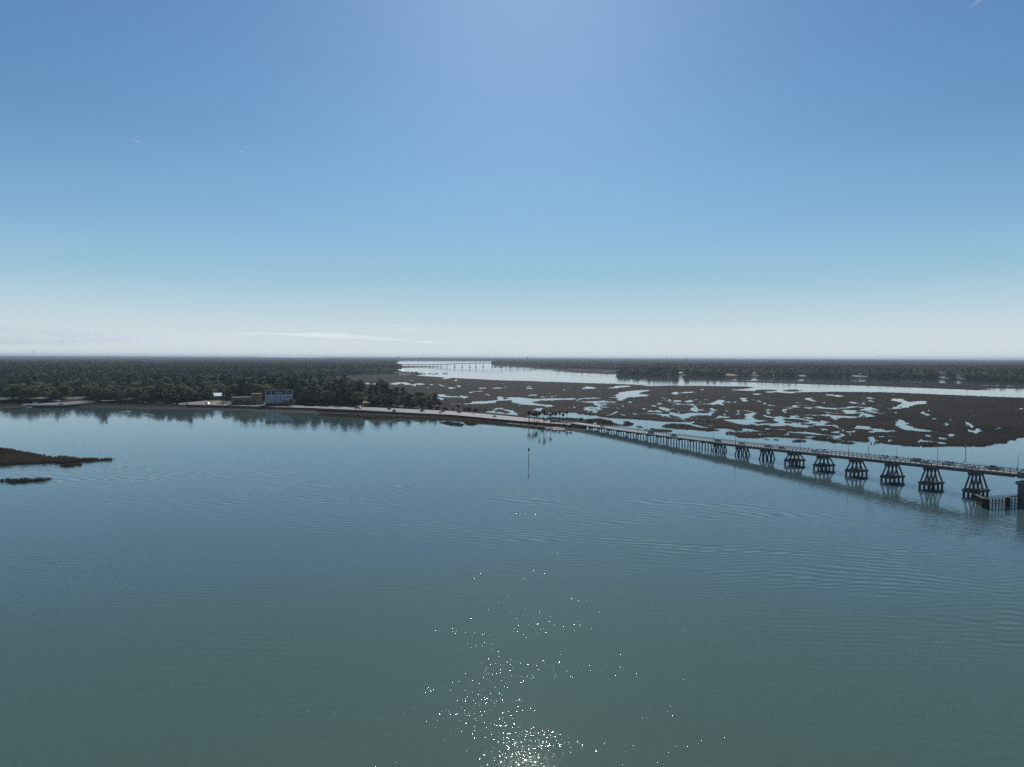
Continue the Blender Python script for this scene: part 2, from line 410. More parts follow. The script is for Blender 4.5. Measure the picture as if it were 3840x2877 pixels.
xs = [x for x in range(-500, 2206, 6)]
xs_w = [x for x in xs if x < 62], [x for x in xs if x > 296]
for xq, lb_ in zip(xs_w, ('left of the boat landing', 'along the causeway shore')):
  sh = strip(xq, [(lambda x: interp(L0, x) + 5, -1.2), (L0, 0.0), (lambda x: 0.6 * interp(L0, x) + 0.4 * interp(L1, x), 0.28), (L1, 0.55)], 'mudflat', MT['mud'], 0.06)
  tag(sh, 'wet brown mud flat ' + lb_, 'mud flat', kind='structure')
  bk = strip(xq, [(L1, 0.55), (L2, 0.9), (lambda x: 0.4 * interp(L2, x) + 0.6 * interp(L3, x), 1.9), (L3, Z3)], 'bank', MT['bank'], 0.2)
  tag(bk, 'dark weedy bank ' + lb_, 'bank', kind='structure')
rx = [x for x in range(670, 2141, 10)]
rd = strip(rx, [(L3, Z3), (L4, Z3)], 'road', MT['road'])
tag(rd, 'pale causeway road running out to the bridge', 'road', kind='structure')
mk = MB()
def mark(fr, wd, zz, dash=False):
    for i in range(len(rx) - 1):
        if dash and i % 3: continue
        a, c = rx[i], rx[i + 1]
        def pt(x, k):
            y = interp(L3, x) * (1 - k) + interp(L4, x) * k; return P(x, y, zz)
        p, r2 = pt(a, fr), pt(c, fr)
        d = (r2 - p).normalized(); s_ = Vector((-d.y, d.x, 0)) * wd / 2
        mk.add([p - s_, r2 - s_, r2 + s_, p + s_], [(0, 1, 2, 3)])
mark(0.12, 0.2, Z3 + 0.004); mark(0.88, 0.2, Z3 + 0.004); mark(0.31, 0.15, Z3 + 0.004, True); mark(0.69, 0.15, Z3 + 0.004, True)
tag(mk.build('road_markings', MT['paint']), 'white lane lines on the causeway road', 'road markings', kind='structure')
yk = mk; mk = MB(); mark(0.485, 0.14, Z3 + 0.004); mark(0.515, 0.14, Z3 + 0.004)
tag(mk.build('road_markings', MT['ypaint']), 'double yellow centre line of the causeway road', 'road markings', kind='structure')
vg = strip([x for x in range(1560, 2176, 8)], [(L4, Z3 - 0.01), (lambda x: interp(L4, x) - 3.0, 2.2), (lambda x: interp(L4, x) - 7.0, -0.4)], 'bank', MT['bank'])
tag(vg, 'grassy verge dropping from the road to the marsh', 'bank', kind='structure')

def poly_sheet(name, pts, m):
    from mathutils.geometry import tessellate_polygon
    tri = tessellate_polygon([[Vector(p) for p in pts]])
    return MB().add(pts, [tuple(x) for x in tri]).build(name, m)
FAR_Y = 1352.5
left_land = [(-900, 1470), (-500, 1492)] + [(x, interp(L4, x) + 0.0) for x in range(-480, 1641, 40)] + \
    [(1645, 1530), (1640, 1512), (1600, 1507), (1500, 1503), (1420, 1490), (1334, 1462), (1225, 1441), (1143, 1444), (1060, 1458), (1012, 1461), (1000, 1440), (1000, 1424),
     (1010, 1416), (1120, 1411), (1260, 1406), (1400, 1402), (1480, 1399), (1506, 1379), (1490, 1373), (1473, 1366), (1485, 1359), (1497, FAR_Y), (-900, FAR_Y)]
gp = [tuple(P(x, max(y, 1346.0), 2.35)) for x, y in left_land]
tag(poly_sheet('ground', gp, MT['floor']), 'low wooded ground behind the causeway', 'ground', kind='structure')
right_land = [(1848, 1358.5), (1842, 1362), (1850, 1366), (1905, 1369), (1970, 1372), (2070, 1379), (2143, 1381.5), (2314, 1386), (2322, 1396), (2317, 1405), (2480, 1408.5), (3000, 1413), (3380, 1417.5), (3722, 1426), (3840, 1434), (4400, 1455), (4400, 1356), (3200, FAR_Y), (1880, FAR_Y)]
gp = [tuple(P(x, max(y, 1351.0), 1.2)) for x, y in right_land]
tag(poly_sheet('ground', gp, MT['floor']), 'low wooded ground on the far side of the river', 'ground', kind='structure')

# ------------------------------------------------------------------ marsh
def marsh_material(name, c1, c2):
    m, t, b = new_mat(name); q = NT(t)
    geo = t.nodes.new('ShaderNodeNewGeometry')
    mp = t.nodes.new('ShaderNodeMapping'); mp.inputs['Scale'].default_value = (0.45, 1, 1); t.links.new(geo.outputs['Position'], mp.inputs[0])
    n1 = q.noise(mp.outputs[0], 0.02, 4)[0]; n2 = q.noise(mp.outputs[0], 0.6, 3)[0]
    f = q.m('MULTIPLY_ADD', n2, 0.6, q.m('MULTIPLY_ADD', n1, 1.5, -0.55))
    r = t.nodes.new('ShaderNodeValToRGB'); r.color_ramp.elements[0].color = (*c1, 1); r.color_ramp.elements[1].color = (*c2, 1)
    t.links.new(f, r.inputs[0]); t.links.new(r.outputs[0], b.inputs['Base Color'])
    b.inputs['Roughness'].default_value = 0.95; b.inputs['Specular IOR Level'].default_value = 0.05
    return m
MT['marsh'] = marsh_material('winter cordgrass', (0.003, 0.0022, 0.0014), (0.028, 0.0185, 0.0105))
MT['reeds'] = marsh_material('tall cordgrass blades', (0.034, 0.028, 0.020), (0.155, 0.120, 0.082))
_t = MT['reeds'].node_tree; _b = _t.nodes['Principled BSDF']; _tr = _t.nodes.new('ShaderNodeBsdfTranslucent'); _mx = _t.nodes.new('ShaderNodeMixShader'); _mx.inputs[0].default_value = 0.3
_t.links.new(_b.inputs['Base Color'].links[0].from_socket, _tr.inputs['Color']); _t.links.new(_b.outputs[0], _mx.inputs[1]); _t.links.new(_tr.outputs[0], _mx.inputs[2]); _t.links.new(_mx.outputs[0], _t.nodes['Material Output'].inputs['Surface'])

def marsh(name, label, px0, px1, dpx, d0, d1, dd, ins, outs, streaks=(), specks=None, jit=1.0, hh=0.28, hr=0.35):
    cols = np.arange(px0, px1, dpx); rows = np.arange(d0, d1, dd)
    gx, gd = np.meshgrid(cols, rows)                       # offset below the local horizon, in pixels
    hor = H0 / 2 - 100.5 + (gx - 1920) * math.tan(ROLL)
    gy = hor + gd
    d = np.stack([f_[k] + r_[k] * ((gx - W0 / 2) / FPX) - u_[k] * ((gy - H0 / 2) / FPX) for k in range(3)], -1)
    tt = -CAM_H / d[..., 2]
    X = d[..., 0] * tt; Y = d[..., 1] * tt
    jx = (fb(X / 7, Y / 7, 3) - 0.5) * 9.0 * jit; jy = (fb(X / 8, Y / 8, 9) - 0.5) * 16.0 * jit
    qx = gx + jx * FPX / Y; qy = gy + jy * gd / Y
    land = np.zeros(gx.shape, bool)
    for p in ins: land |= inpoly(qx, qy, p)
    for p in outs:
        if p[0] == 'land': continue
        land &= ~(inpoly(qx, qy, p) | inpoly(qx, qy - 1.6, p))
    for p in outs:
        if p[0] == 'land': land |= ((qx - p[1]) / p[3]) ** 2 + ((qy - p[2]) / p[4]) ** 2 < 1
    for x0, y0, x1, y1, wd in streaks:
        if x1 - x0 < 3: x0 -= 2; x1 += 2
        k = np.clip((qx - x0) / (x1 - x0), -1, 2); c = y0 + (y1 - y0) * k
        tap = np.sqrt(np.clip(4 * k * (1 - k), 0, 1))
        land &= ~((np.abs(qy - c - 0.6) < (wd * 0.5 + 0.9) * tap * (0.55 + 0.9 * vnoise(X / 5, Y / 9, 5))) & (k > 0) & (k < 1))
    if specks is not None: land &= ~specks(X, Y, gx, gy)
    rv = nrng.random(gx.shape)
    big = fb(X / 14, Y / 14, 21)
    Zv = np.where(land, hh * (0.6 + 0.8 * big) + hr * (rv - 0.4), -0.6)
    n, k = gx.shape
    idx = np.arange(n * k).reshape(n, k)
    a = land[:-1, :-1] | land[1:, :-1] | land[:-1, 1:] | land[1:, 1:]
    quads = np.stack([idx[:-1, :-1], idx[1:, :-1], idx[1:, 1:], idx[:-1, 1:]], -1)[a]
    V = np.stack([X, Y, Zv], -1).reshape(-1, 3)
    used = np.unique(quads); rem = np.zeros(len(V), np.int32); rem[used] = np.arange(len(used))
    o = link(name, np_mesh(name, V[used], rem[quads], MT['marsh']))
    return tag(o, label, 'marsh grass', kind='stuff')

far_edge = [(1000, 1424), (1010, 1416), (1120, 1411), (1260, 1406), (1400, 1402.5), (1449, 1402), (1483, 1404), (1571, 1409), (1652, 1414.5), (1670, 1417), (1658, 1421), (1672, 1422), (1697, 1417), (1727, 1419), (1871, 1426), (1984, 1429), (2063, 1432), (2179, 1436), (2294, 1439), (2407, 1444), (2427, 1448), (2513, 1446), (2603, 1447), (2739, 1449), (2807, 1450), (2832, 1454), (2807, 1457), (2771, 1461), (2737, 1462), (2762, 1464), (2818, 1466), (2875, 1469.5), (2976, 1475), (2978, 1471.5), (3139, 1469), (3200, 1470), (3297, 1471), (3374, 1473), (3576, 1482), (3840, 1492), (4200, 1508)]
near_edge = [(4200, 1640), (3840, 1641), (3813, 1642), (3810, 1649.5), (3784, 1650), (3773, 1660), (3735, 1664), (3692, 1672.7), (3620, 1674), (3547, 1673.5), (3462, 1674), (3455, 1667), (3448, 1673), (3431, 1674), (3388, 1672), (3362, 1667), (3287, 1661), (3282, 1657), (3327, 1653), (3287, 1649.5), (3278, 1641), (3284, 1635), (3243, 1638), (3256, 1648), (3255, 1657), (3238, 1658), (3207, 1654), (3139, 1651), (3116, 1648), (3082, 1643.5), (3051, 1645), (3015, 1645), (2981, 1642), (2936, 1640), (2868, 1638.6), (2822, 1641), (2866, 1641), (2807, 1641), (2771, 1639), (2766, 1633), (2723, 1629), (2728, 1624), (2795, 1624), (2804, 1620), (2813, 1624), (2829, 1622), (2884, 1621.5), (2895, 1620), (2890, 1618), (2856, 1616), (2834, 1612), (2825, 1609.5), (2782, 1604), (2782, 1613), (2762, 1615), (2743, 1608), (2716, 1605), (2689, 1606), (2671, 1607), (2653, 1603), (2635, 1596), (2601, 1590), (2608, 1588), (2649, 1586), (2671, 1587), (2692, 1596), (2694, 1595), (2685, 1586), (2671, 1583), (2608, 1582), (2601, 1577), (2592, 1581), (2536, 1582), (2490, 1580), (2445, 1577), (2384, 1571.5), (2294, 1567), (2244, 1561), (2237, 1556), (2217, 1557), (2190, 1553), (2172, 1552), (2160, 1546.6), (2136, 1546.6), (2124, 1546), (2079, 1549), (2052, 1545), (2010, 1556), (1984, 1560), (1939, 1563), (1826, 1552), (1727, 1544), (1600, 1537), (1500, 1531), (1560, 1508), (1500, 1503), (1420, 1490), (1334, 1462), (1225, 1441), (1143, 1444), (1060, 1458), (1012, 1461)]
ins = [far_edge + near_edge]
a2 = lambda p: Z(1600, 1400, 4.424, p)
a3 = lambda p: Z(2000, 1420, 4.424, p)
a4 = lambda p: Z(2400, 1440, 4.424, p)
a5 = lambda p: Z(2800, 1460, 4.424, p)
a6 = lambda p: Z(3200, 1460, 3.456, p)
def L(f, s, x, y, rx, ry):
    (cx, cy), = f([(x, y)]); return ('land', cx, cy, rx / s, ry / s)
def K(f, s, *segs):
    r = []
    for x0, y0, x1, y1, wd in segs:
        (p, q_), (u, v) = f([(x0, y0), (x1, y1)]); r.append((p, q_, u, v, wd / s))
    return r
ins.append(a3([(220, 645), (400, 650), (820, 670), (850, 690), (900, 675), (1100, 665), (1280, 700), (1340, 745), (1500, 770), (1540, 745), (1500, 715), (1590, 715), (1610, 740), (1660, 745), (1650, 770), (1600, 785), (1350, 780), (1050, 770), (1060, 720), (1020, 715), (970, 755), (800, 735), (600, 700), (400, 680)]))
ins.append(a4([(165, 745), (300, 755), (520, 770), (525, 795), (300, 795), (170, 780)]))
ins.append(a4([(355, 715), (420, 675), (580, 665), (780, 675), (900, 710), (1050, 735), (1200, 750), (1290, 770), (1150, 785), (1000, 770), (700, 750), (500, 735)]))
ins.append(a5([(1090, 830), (1250, 830), (1400, 845), (1560, 865), (1690, 870), (1830, 895), (1700, 912), (1560, 885), (1450, 885), (1370, 865), (1100, 845)]))
ins.append(a5([(735, 862), (860, 852), (990, 860), (960, 872), (860, 878), (760, 872)]))
ins.append(a5([(140, 12), (300, 4), (480, 12), (520, 28), (400, 38), (150, 36)]))
ins.append(a5([(595, 14), (700, 6), (850, 8), (935, 28), (800, 38), (620, 36)]))
outs = [a3(p) for p in (
    [(805, 162), (870, 140), (880, 128), (910, 135), (980, 138), (1000, 152), (1045, 158), (1000, 163)],
    [(1200, 155), (1350, 140), (1365, 122), (1600, 118), (1590, 130), (1440, 140), (1420, 150), (1350, 152)],
    [(1350, 275), (1410, 255), (1405, 235), (1500, 220), (1600, 205), (1700, 195), (1920, 187), (1900, 200), (1800, 215), (1745, 240), (1760, 255), (1910, 270), (1900, 285), (1700, 298), (1530, 312), (1510, 345), (1440, 362), (1390, 358), (1420, 335), (1380, 310), (1370, 290)],
    [(-60, 345), (150, 332), (400, 330), (640, 322), (740, 335), (620, 345), (400, 352), (150, 355), (60, 368), (-60, 378)],
    [(830, 480), (900, 475), (940, 460), (1000, 470), (1080, 480), (1160, 500), (1070, 525), (1065, 560), (1000, 560), (980, 545), (910, 550), (870, 515)])]
outs += [a2(p) for p in (
    [(560, 515), (720, 495), (750, 470), (840, 465), (960, 460), (1110, 450), (1200, 430), (1165, 405), (1185, 380), (1260, 395), (1350, 400), (1430, 395), (1600, 405), (1700, 420), (1900, 425), (2212, 420), (2212, 432), (1900, 445), (1770, 465), (1745, 490), (1880, 510), (2050, 525), (2115, 550), (2000, 560), (1985, 540), (1880, 530), (1700, 520), (1590, 510), (1400, 478), (1400, 440), (1180, 450), (1100, 490), (900, 500), (700, 510)],
    [(1000, 640), (1080, 625), (1130, 600), (1120, 580), (1210, 575), (1270, 560), (1290, 590), (1440, 615), (1510, 665), (1480, 712), (1240, 690), (1100, 690), (1060, 665)],
    [(1760, 600), (1800, 575), (1920, 575), (1900, 600), (1900, 625), (1830, 620)],
    [(160, 350), (320, 350), (340, 375), (440, 380), (540, 385), (560, 365), (620, 380), (690, 385), (620, 415), (560, 390), (350, 392), (200, 385)],
    [(170, 405), (230, 405), (280, 430), (230, 440), (180, 420)])]
outs += [a4(p) for p in (
    [(520, 155), (570, 130), (610, 128), (625, 150), (620, 172), (560, 170)],
    [(1060, 335), (1200, 322), (1250, 290), (1310, 262), (1360, 268), (1410, 298), (1340, 315), (1270, 330), (1255, 345), (1150, 335)],
    [(1655, 235), (1680, 228), (1760, 238), (1765, 265), (1810, 285), (1700, 290), (1680, 265)],
    [(310, 385), (400, 388), (440, 405), (520, 415), (520, 440), (440, 438), (380, 415)],
    [(830, 395), (870, 385), (900, 405), (940, 400), (975, 440), (970, 475), (930, 465), (900, 445), (840, 430)],
    [(1130, 405), (1190, 400), (1230, 420), (1260, 455), (1200, 440), (1150, 430)],
    [(460, 490), (560, 480), (620, 510), (700, 525), (840, 512), (830, 555), (760, 572), (700, 560), (600, 545), (540, 520)],
    [(1175, 580), (1250, 565), (1310, 535), (1340, 520), (1400, 540), (1470, 545), (1500, 560), (1400, 560), (1300, 560), (1220, 580)],
    [(1745, 500), (1800, 480), (1860, 475), (1945, 480), (1880, 500), (1885, 560), (1925, 580), (1890, 605), (1790, 610), (1790, 590), (1690, 565), (1740, 570), (1760, 540)],
    [(2080, 460), (2110, 410), (2185, 428), (2120, 450), (2130, 480), (2180, 485), (2150, 498), (2110, 480)],
    [(1600, 650), (1720, 640), (1740, 620), (1790, 635), (1900, 655), (1960, 660), (2040, 660), (2212, 655), (2212, 680), (2100, 675), (2000, 690), (1900, 665), (1700, 665)],
    [(2060, 745), (2140, 730), (2212, 728), (2212, 738), (2130, 745), (2090, 760)])]
outs += [a5(p) for p in (
    [(0, 545), (60, 555), (200, 580), (400, 570), (520, 560), (520, 545), (450, 510), (450, 480), (330, 455), (285, 440), (290, 420), (380, 440), (450, 460), (560, 450), (620, 465), (590, 480), (600, 505), (650, 525), (640, 560), (690, 570), (760, 550), (870, 565), (960, 590), (1050, 600), (1130, 600), (1130, 580), (1180, 555), (1180, 525), (1290, 518), (1380, 540), (1330, 560), (1320, 595), (1470, 600), (1470, 608), (1290, 605), (1260, 600), (1100, 612), (960, 640), (780, 625), (700, 592), (500, 610), (350, 590), (200, 600), (0, 575)],
    [(315, 370), (345, 350), (335, 325), (440, 340), (360, 355), (350, 385), (415, 392), (400, 405), (340, 395)],
    [(590, 345), (620, 325), (690, 325), (680, 345), (640, 350), (635, 375), (665, 395), (620, 390), (600, 370)],
    [(695, 440), (800, 430), (850, 445), (900, 465), (980, 465), (1000, 460), (1095, 475), (1090, 495), (1020, 485), (960, 475), (880, 465), (820, 455), (740, 460)],
    [(1390, 460), (1480, 453), (1620, 458), (1500, 475), (1510, 510), (1440, 505), (1400, 475)],
    [(1590, 365), (1620, 335), (1700, 345), (1840, 345), (1830, 375), (1870, 400), (1980, 410), (2080, 430), (2130, 450), (2020, 450), (1980, 435), (1880, 445), (1870, 410), (1780, 415), (1740, 395), (1680, 375)],
    [(1880, 350), (1940, 340), (1960, 310), (2010, 297), (2100, 302), (2060, 320), (2080, 335), (2212, 335), (2212, 345), (2050, 350), (1950, 352)],
    [(945, 152), (1010, 140), (1090, 138), (1050, 155), (1090, 175), (1190, 200), (1130, 197), (1030, 185)],
    [(1275, 90), (1360, 85), (1470, 95), (1615, 105), (1580, 115), (1480, 118), (1440, 103)],
    [(295, 665), (350, 640), (460, 640), (460, 652), (380, 655), (320, 675)],
    [(635, 745), (660, 725), (700, 720), (720, 745), (780, 770), (700, 755)],
    [(1000, 790), (1020, 770), (1090, 765), (1130, 795), (1090, 820), (1040, 815)],
    [(1185, 685), (1220, 655), (1265, 635), (1290, 650), (1350, 685), (1260, 670)],
    [(1410, 710), (1450, 690), (1540, 675), (1530, 725), (1460, 720)], [(1490, 790), (1550, 740), (1600, 750), (1620, 790)],
    [(1640, 690), (1720, 695), (1800, 680), (1780, 705), (1740, 715), (1735, 755), (1700, 730), (1650, 715)])]
outs += [a6(p) for p in (
    [(480, 130), (500, 120), (640, 125), (650, 150), (700, 160), (780, 160), (850, 150), (945, 152), (930, 182), (780, 200), (735, 215), (730, 235), (620, 240), (560, 250), (450, 255), (530, 240), (560, 215), (620, 190), (620, 165), (540, 145)],
    [(855, 295), (920, 285), (935, 310), (995, 330), (940, 342), (925, 320), (880, 310)],
    [(510, 460), (560, 445), (575, 390), (650, 405), (700, 430), (720, 470), (780, 500), (880, 515), (980, 530), (1130, 550), (1080, 560), (980, 545), (880, 545), (780, 535), (700, 530), (620, 515), (590, 490)],
    [(0, 475), (150, 480), (250, 505), (380, 515), (460, 535), (540, 535), (450, 560), (380, 545), (220, 560), (205, 550), (270, 530), (130, 515), (0, 505)],
    [(1425, 420), (1490, 425), (1530, 455), (1570, 490), (1650, 530), (1600, 540), (1590, 575), (1530, 560), (1465, 548), (1480, 520), (1530, 505), (1500, 475), (1450, 450)],
    [(1180, 440), (1220, 435), (1230, 460), (1180, 475)], [(1225, 575), (1320, 590), (1280, 620), (1250, 610)],
    [(1075, 625), (1120, 615), (1215, 638), (1130, 645), (1090, 638)],
    [(808, 665), (840, 648), (970, 660), (1000, 665), (1100, 680), (1260, 698), (1170, 705), (1060, 685), (940, 680), (820, 680)])]
s = 4.424
outs += [L(a2, s, 1300, 417, 42, 14), L(a2, s, 1180, 620, 46, 27), L(a2, s, 1265, 625, 46, 27), L(a2, s, 1335, 650, 33, 19), L(a3, s, 965, 493, 14, 11), L(a3, s, 1045, 508, 14, 8), L(a3, s, 955, 555, 42, 18),
    L(a5, s, 700, 545, 54, 22), L(a5, s, 1830, 420, 46, 18), L(a5, s, 1975, 445, 38, 14), L(a6, 3.456, 605, 230, 20, 8), L(a6, 3.456, 1535, 515, 26, 13), L(a3, s, 1760, 810, 27, 20), L(a3, s, 1865, 852, 12, 12), L(a4, s, 1480, 780, 14, 12)]
stk = K(a2, s, (350, 242, 480, 242, 10), (870, 248, 980, 240, 10), (1080, 243, 1270, 243, 10), (1300, 232, 1330, 232, 8), (505, 210, 570, 215, 16), (455, 122, 494, 112, 16), (280, 88, 330, 86, 14), (710, 318, 780, 308, 12), (780, 305, 920, 295, 5), (1650, 246, 1750, 250, 8), (1680, 362, 1850, 355, 10), (1900, 390, 2000, 385, 8), (2060, 385, 2130, 380, 12), (1000, 352, 1040, 360, 12), (210, 190, 300, 215, 8), (1675, 215, 1715, 215, 8), (0, 240, 40, 240, 6), (415, 295, 432, 295, 12))
stk += K(lambda p: Z(1200, 1380, 4.424, p), s, (610, 258, 830, 258, 14), (1170, 265, 1350, 245, 22), (1350, 248, 1500, 270, 20), (1500, 275, 1600, 290, 14), (1560, 265, 1740, 268, 10), (1830, 275, 1860, 275, 10), (1980, 270, 2040, 300, 8), (900, 262, 930, 262, 12), (2120, 330, 2212, 332, 12))
stk += K(a3, s, (1000, 435, 1230, 425, 20), (1550, 390, 1640, 388, 16), (660, 470, 700, 480, 24), (745, 455, 765, 460, 20), (1075, 205, 1095, 205, 8), (1950, 445, 2050, 455, 16), (2080, 475, 2212, 500, 24), (1780, 500, 1860, 498, 14), (1895, 525, 2000, 540, 30), (2040, 540, 2130, 550, 30), (2040, 420, 2140, 412, 14), (1450, 590, 1520, 600, 16), (2140, 610, 2190, 615, 24), (120, 300, 210, 298, 10), (280, 297, 350, 293, 12), (500, 180, 540, 178, 6), (2155, 330, 2180, 330, 20), (265, 240, 290, 245, 8), (1160, 465, 1200, 465, 12), (1380, 485, 1410, 490, 16), (740, 330, 1150, 322, 7), (940, 322, 1040, 322, 14), (1260, 310, 1380, 310, 7))
stk += K(a4, s, (388, 240, 410, 240, 18), (450, 262, 540, 275, 14), (550, 275, 690, 290, 22), (740, 295, 890, 280, 26), (640, 145, 900, 133, 10), (1000, 93, 1060, 93, 8), (270, 330, 370, 325, 14), (180, 355, 270, 365, 12), (130, 440, 180, 445, 30), (200, 450, 350, 455, 22), (1420, 300, 1520, 305, 12), (1560, 300, 1620, 297, 10), (1875, 172, 2000, 162, 10), (2100, 130, 2212, 138, 14), (990, 300, 1015, 300, 10), (2135, 355, 2195, 355, 18), (950, 425, 1080, 435, 14), (610, 470, 650, 465, 20), (380, 523, 420, 525, 22), (1090, 505, 1190, 512, 20), (830, 575, 990, 578, 12), (1370, 500, 1430, 520, 14), (1390, 440, 1440, 455, 12), (1570, 500, 1640, 500, 22), (1600, 440, 1660, 440, 12), (1635, 480, 1660, 470, 20))
stk += K(a5, s, (690, 318, 750, 314, 8), (1305, 425, 1355, 425, 32), (1260, 220, 1305, 226, 10), (1405, 248, 1450, 252, 10), (1165, 292, 1250, 290, 20), (1700, 210, 1840, 222, 8), (1900, 225, 1960, 240, 24), (1830, 240, 1860, 250, 20), (1790, 295, 1860, 275, 12), (1680, 300, 1740, 300, 10), (1990, 138, 2110, 150, 12), (105, 82, 235, 74, 10), (365, 268, 435, 268, 20), (490, 665, 610, 675, 14))
stk += K(a6, 3.456, (875, 352, 910, 352, 8), (950, 272, 990, 272, 5), (980, 385, 1070, 380, 7), (890, 595, 1010, 598, 16), (300, 608, 580, 612, 10), (300, 660, 550, 668, 14), (1840, 505, 1900, 503, 8), (2160, 248, 2210, 250, 10), (1220, 390, 1260, 400, 8))
def specks(X, Y, gx, gy):
    k = fb(X / 26, Y / 60, 41, 2); zone = np.clip((gx - 1900) / 300, 0, 1) * np.clip((3420 - gx) / 200, 0, 1)
    near = np.clip((gy - 1470) / 60, 0, 1)
    v = vnoise(X / 4.5, Y / 12.0, 77)
    cr = np.abs(fb(X / 60, Y / 130, 91, 3) - 0.5) < 0.022 * zone * near * np.clip((1660 - gy) / 30, 0.2, 1) * np.clip((fb(X / 90, Y / 160, 17) - .38) * 8, 0, 1)
    return cr | (v > 0.975 - 0.17 * np.clip(k - 0.45, 0, 1) * 3 * (0.25 + 0.75 * zone) * (0.3 + 0.7 * near))
marsh('marsh_grass', 'broad brown salt marsh cut by winding creeks and pools', 985, 4180, 2.2, 60, 350, 0.85, ins, outs, stk, specks)
marsh('marsh_grass', 'flat brown marsh point below the far wooded shore', 2040, 2345, 1.5, 38, 70, 0.3, [[(2143, 1381), (2314, 1386), (2325, 1396), (2320, 1405), (2174, 1398.7), (2065, 1390.5), (2080, 1389), (2110, 1389), (2140, 1386), (2120, 1384)]], [], jit=0.5)
marsh('marsh_grass', 'long thin marsh bar in the middle of the far river', 2690, 4100, 2.2, 84, 130, 0.4, [[(2706, 1428), (2833, 1428.5), (3000, 1430), (3190, 1431), (3380, 1434), (3570, 1438), (3840, 1446), (4090, 1453), (4090, 1464), (3840, 1458), (3760, 1457), (3684, 1457), (3722, 1461.4), (3665, 1463.7), (3570, 1459.5), (3304, 1449), (3000, 1440), (2844, 1435), (2715, 1431)]], [[(3660, 1442.5), (3720, 1444), (3840, 1448), (3840, 1450), (3720, 1447)]], jit=0.6)
# ------------------------------------------------------------------ tall grass in blades
def blades(name, label, polys, z0, h, dens, cat='marsh grass', m='reeds', ground=True, zf=None, zp=0.0):
    V = []; F = []; gnd = MB()
    from mathutils.geometry import tessellate_polygon
    for poly in polys:
        wp = [P(x, y, zp) for x, y in poly]
        pts2 = [(p.x, p.y) for p in wp]
        x0 = min(p[0] for p in pts2); x1 = max(p[0] for p in pts2); y0 = min(p[1] for p in pts2); y1 = max(p[1] for p in pts2)
        n = int((x1 - x0) * (y1 - y0) * dens)
        px = nrng.uniform(x0, x1, n); py = nrng.uniform(y0, y1, n)
        k = inpoly(px + (fb(px / 1.5, py / 1.5, 2) - 0.5) * 2.5, py + (fb(px / 1.7, py / 1.6, 4) - 0.5) * 3.5, pts2) & (fb(px / 3.0, py / 3.0, 8) > 0.30)
        px = px[k]; py = py[k]; n = len(px)
        hh = h * (0.45 + 0.9 * fb(px / 4, py / 4, 6)) * nrng.uniform(0.7, 1.25, n)
        a = nrng.uniform(0, PI, n); wd = nrng.uniform(0.05, 0.13, n) * (1 + h * 0.4)
        lx = nrng.normal(0, 0.22, n) * hh; ly = nrng.normal(0, 0.22, n) * hh
        dx = np.cos(a) * wd; dy = np.sin(a) * wd
        zz = np.full(n, z0) if zf is None else zf(px, py)
        v = np.stack([np.stack([px - dx, py - dy, zz - 0.1], -1), np.stack([px + dx, py + dy, zz - 0.1], -1), np.stack([px + dx * .6 + lx, py + dy * .6 + ly, zz + hh], -1), np.stack([px - dx * .6 + lx, py - dy * .6 + ly, zz + hh * 0.93], -1)], 1)
        F.append(np.arange(n * 4).reshape(n, 4) + sum(len(q_) for q_ in V)); V.append(v.reshape(-1, 3))
        if ground:
            tri = tessellate_polygon([[Vector((p.x, p.y, 0)) for p in wp]])
            gnd.add([(p.x, p.y, z0 + 0.04) for p in wp], [tuple(x) for x in tri])
    o = link(name, np_mesh(name, np.concatenate(V), np.concatenate(F), MT[m]))
    tag(o, label, cat, kind='stuff')
    if ground and gnd.f:
        tag(gnd.build('mud', MT['mud']), 'mud under the ' + label.split(' ', 1)[1], 'mud', kind='structure')
    return o
b0 = lambda p: Z(0, 1640, 4.424, p)
blades('marsh_grass', 'long brown marsh grass spit tapering out from the left edge', [b0([(-400, 490), (0, 478), (350, 448), (700, 438), (900, 425), (1000, 440), (1300, 415), (1800, 385), (1935, 366), (1700, 372), (1300, 368), (1080, 335), (900, 350), (700, 315), (300, 238), (0, 190), (-400, 150)])], 0.0, 1.35, 7)
blades('marsh_grass', 'low grass clump just below the tip of the long spit', [b0([(985, 482), (1100, 492), (1230, 488), (1250, 470), (1350, 468), (1360, 455), (1250, 450), (1100, 462)])], 0.0, 1.0, 8)
blades('marsh_grass', 'small brown grass islet nearest the camera on the left', [b0([(-250, 745), (-100, 745), (60, 738), (140, 735), (220, 770), (430, 755), (700, 725), (880, 692), (700, 700), (500, 712), (250, 715), (130, 720), (0, 728), (-250, 730)])], 0.0, 1.15, 8)
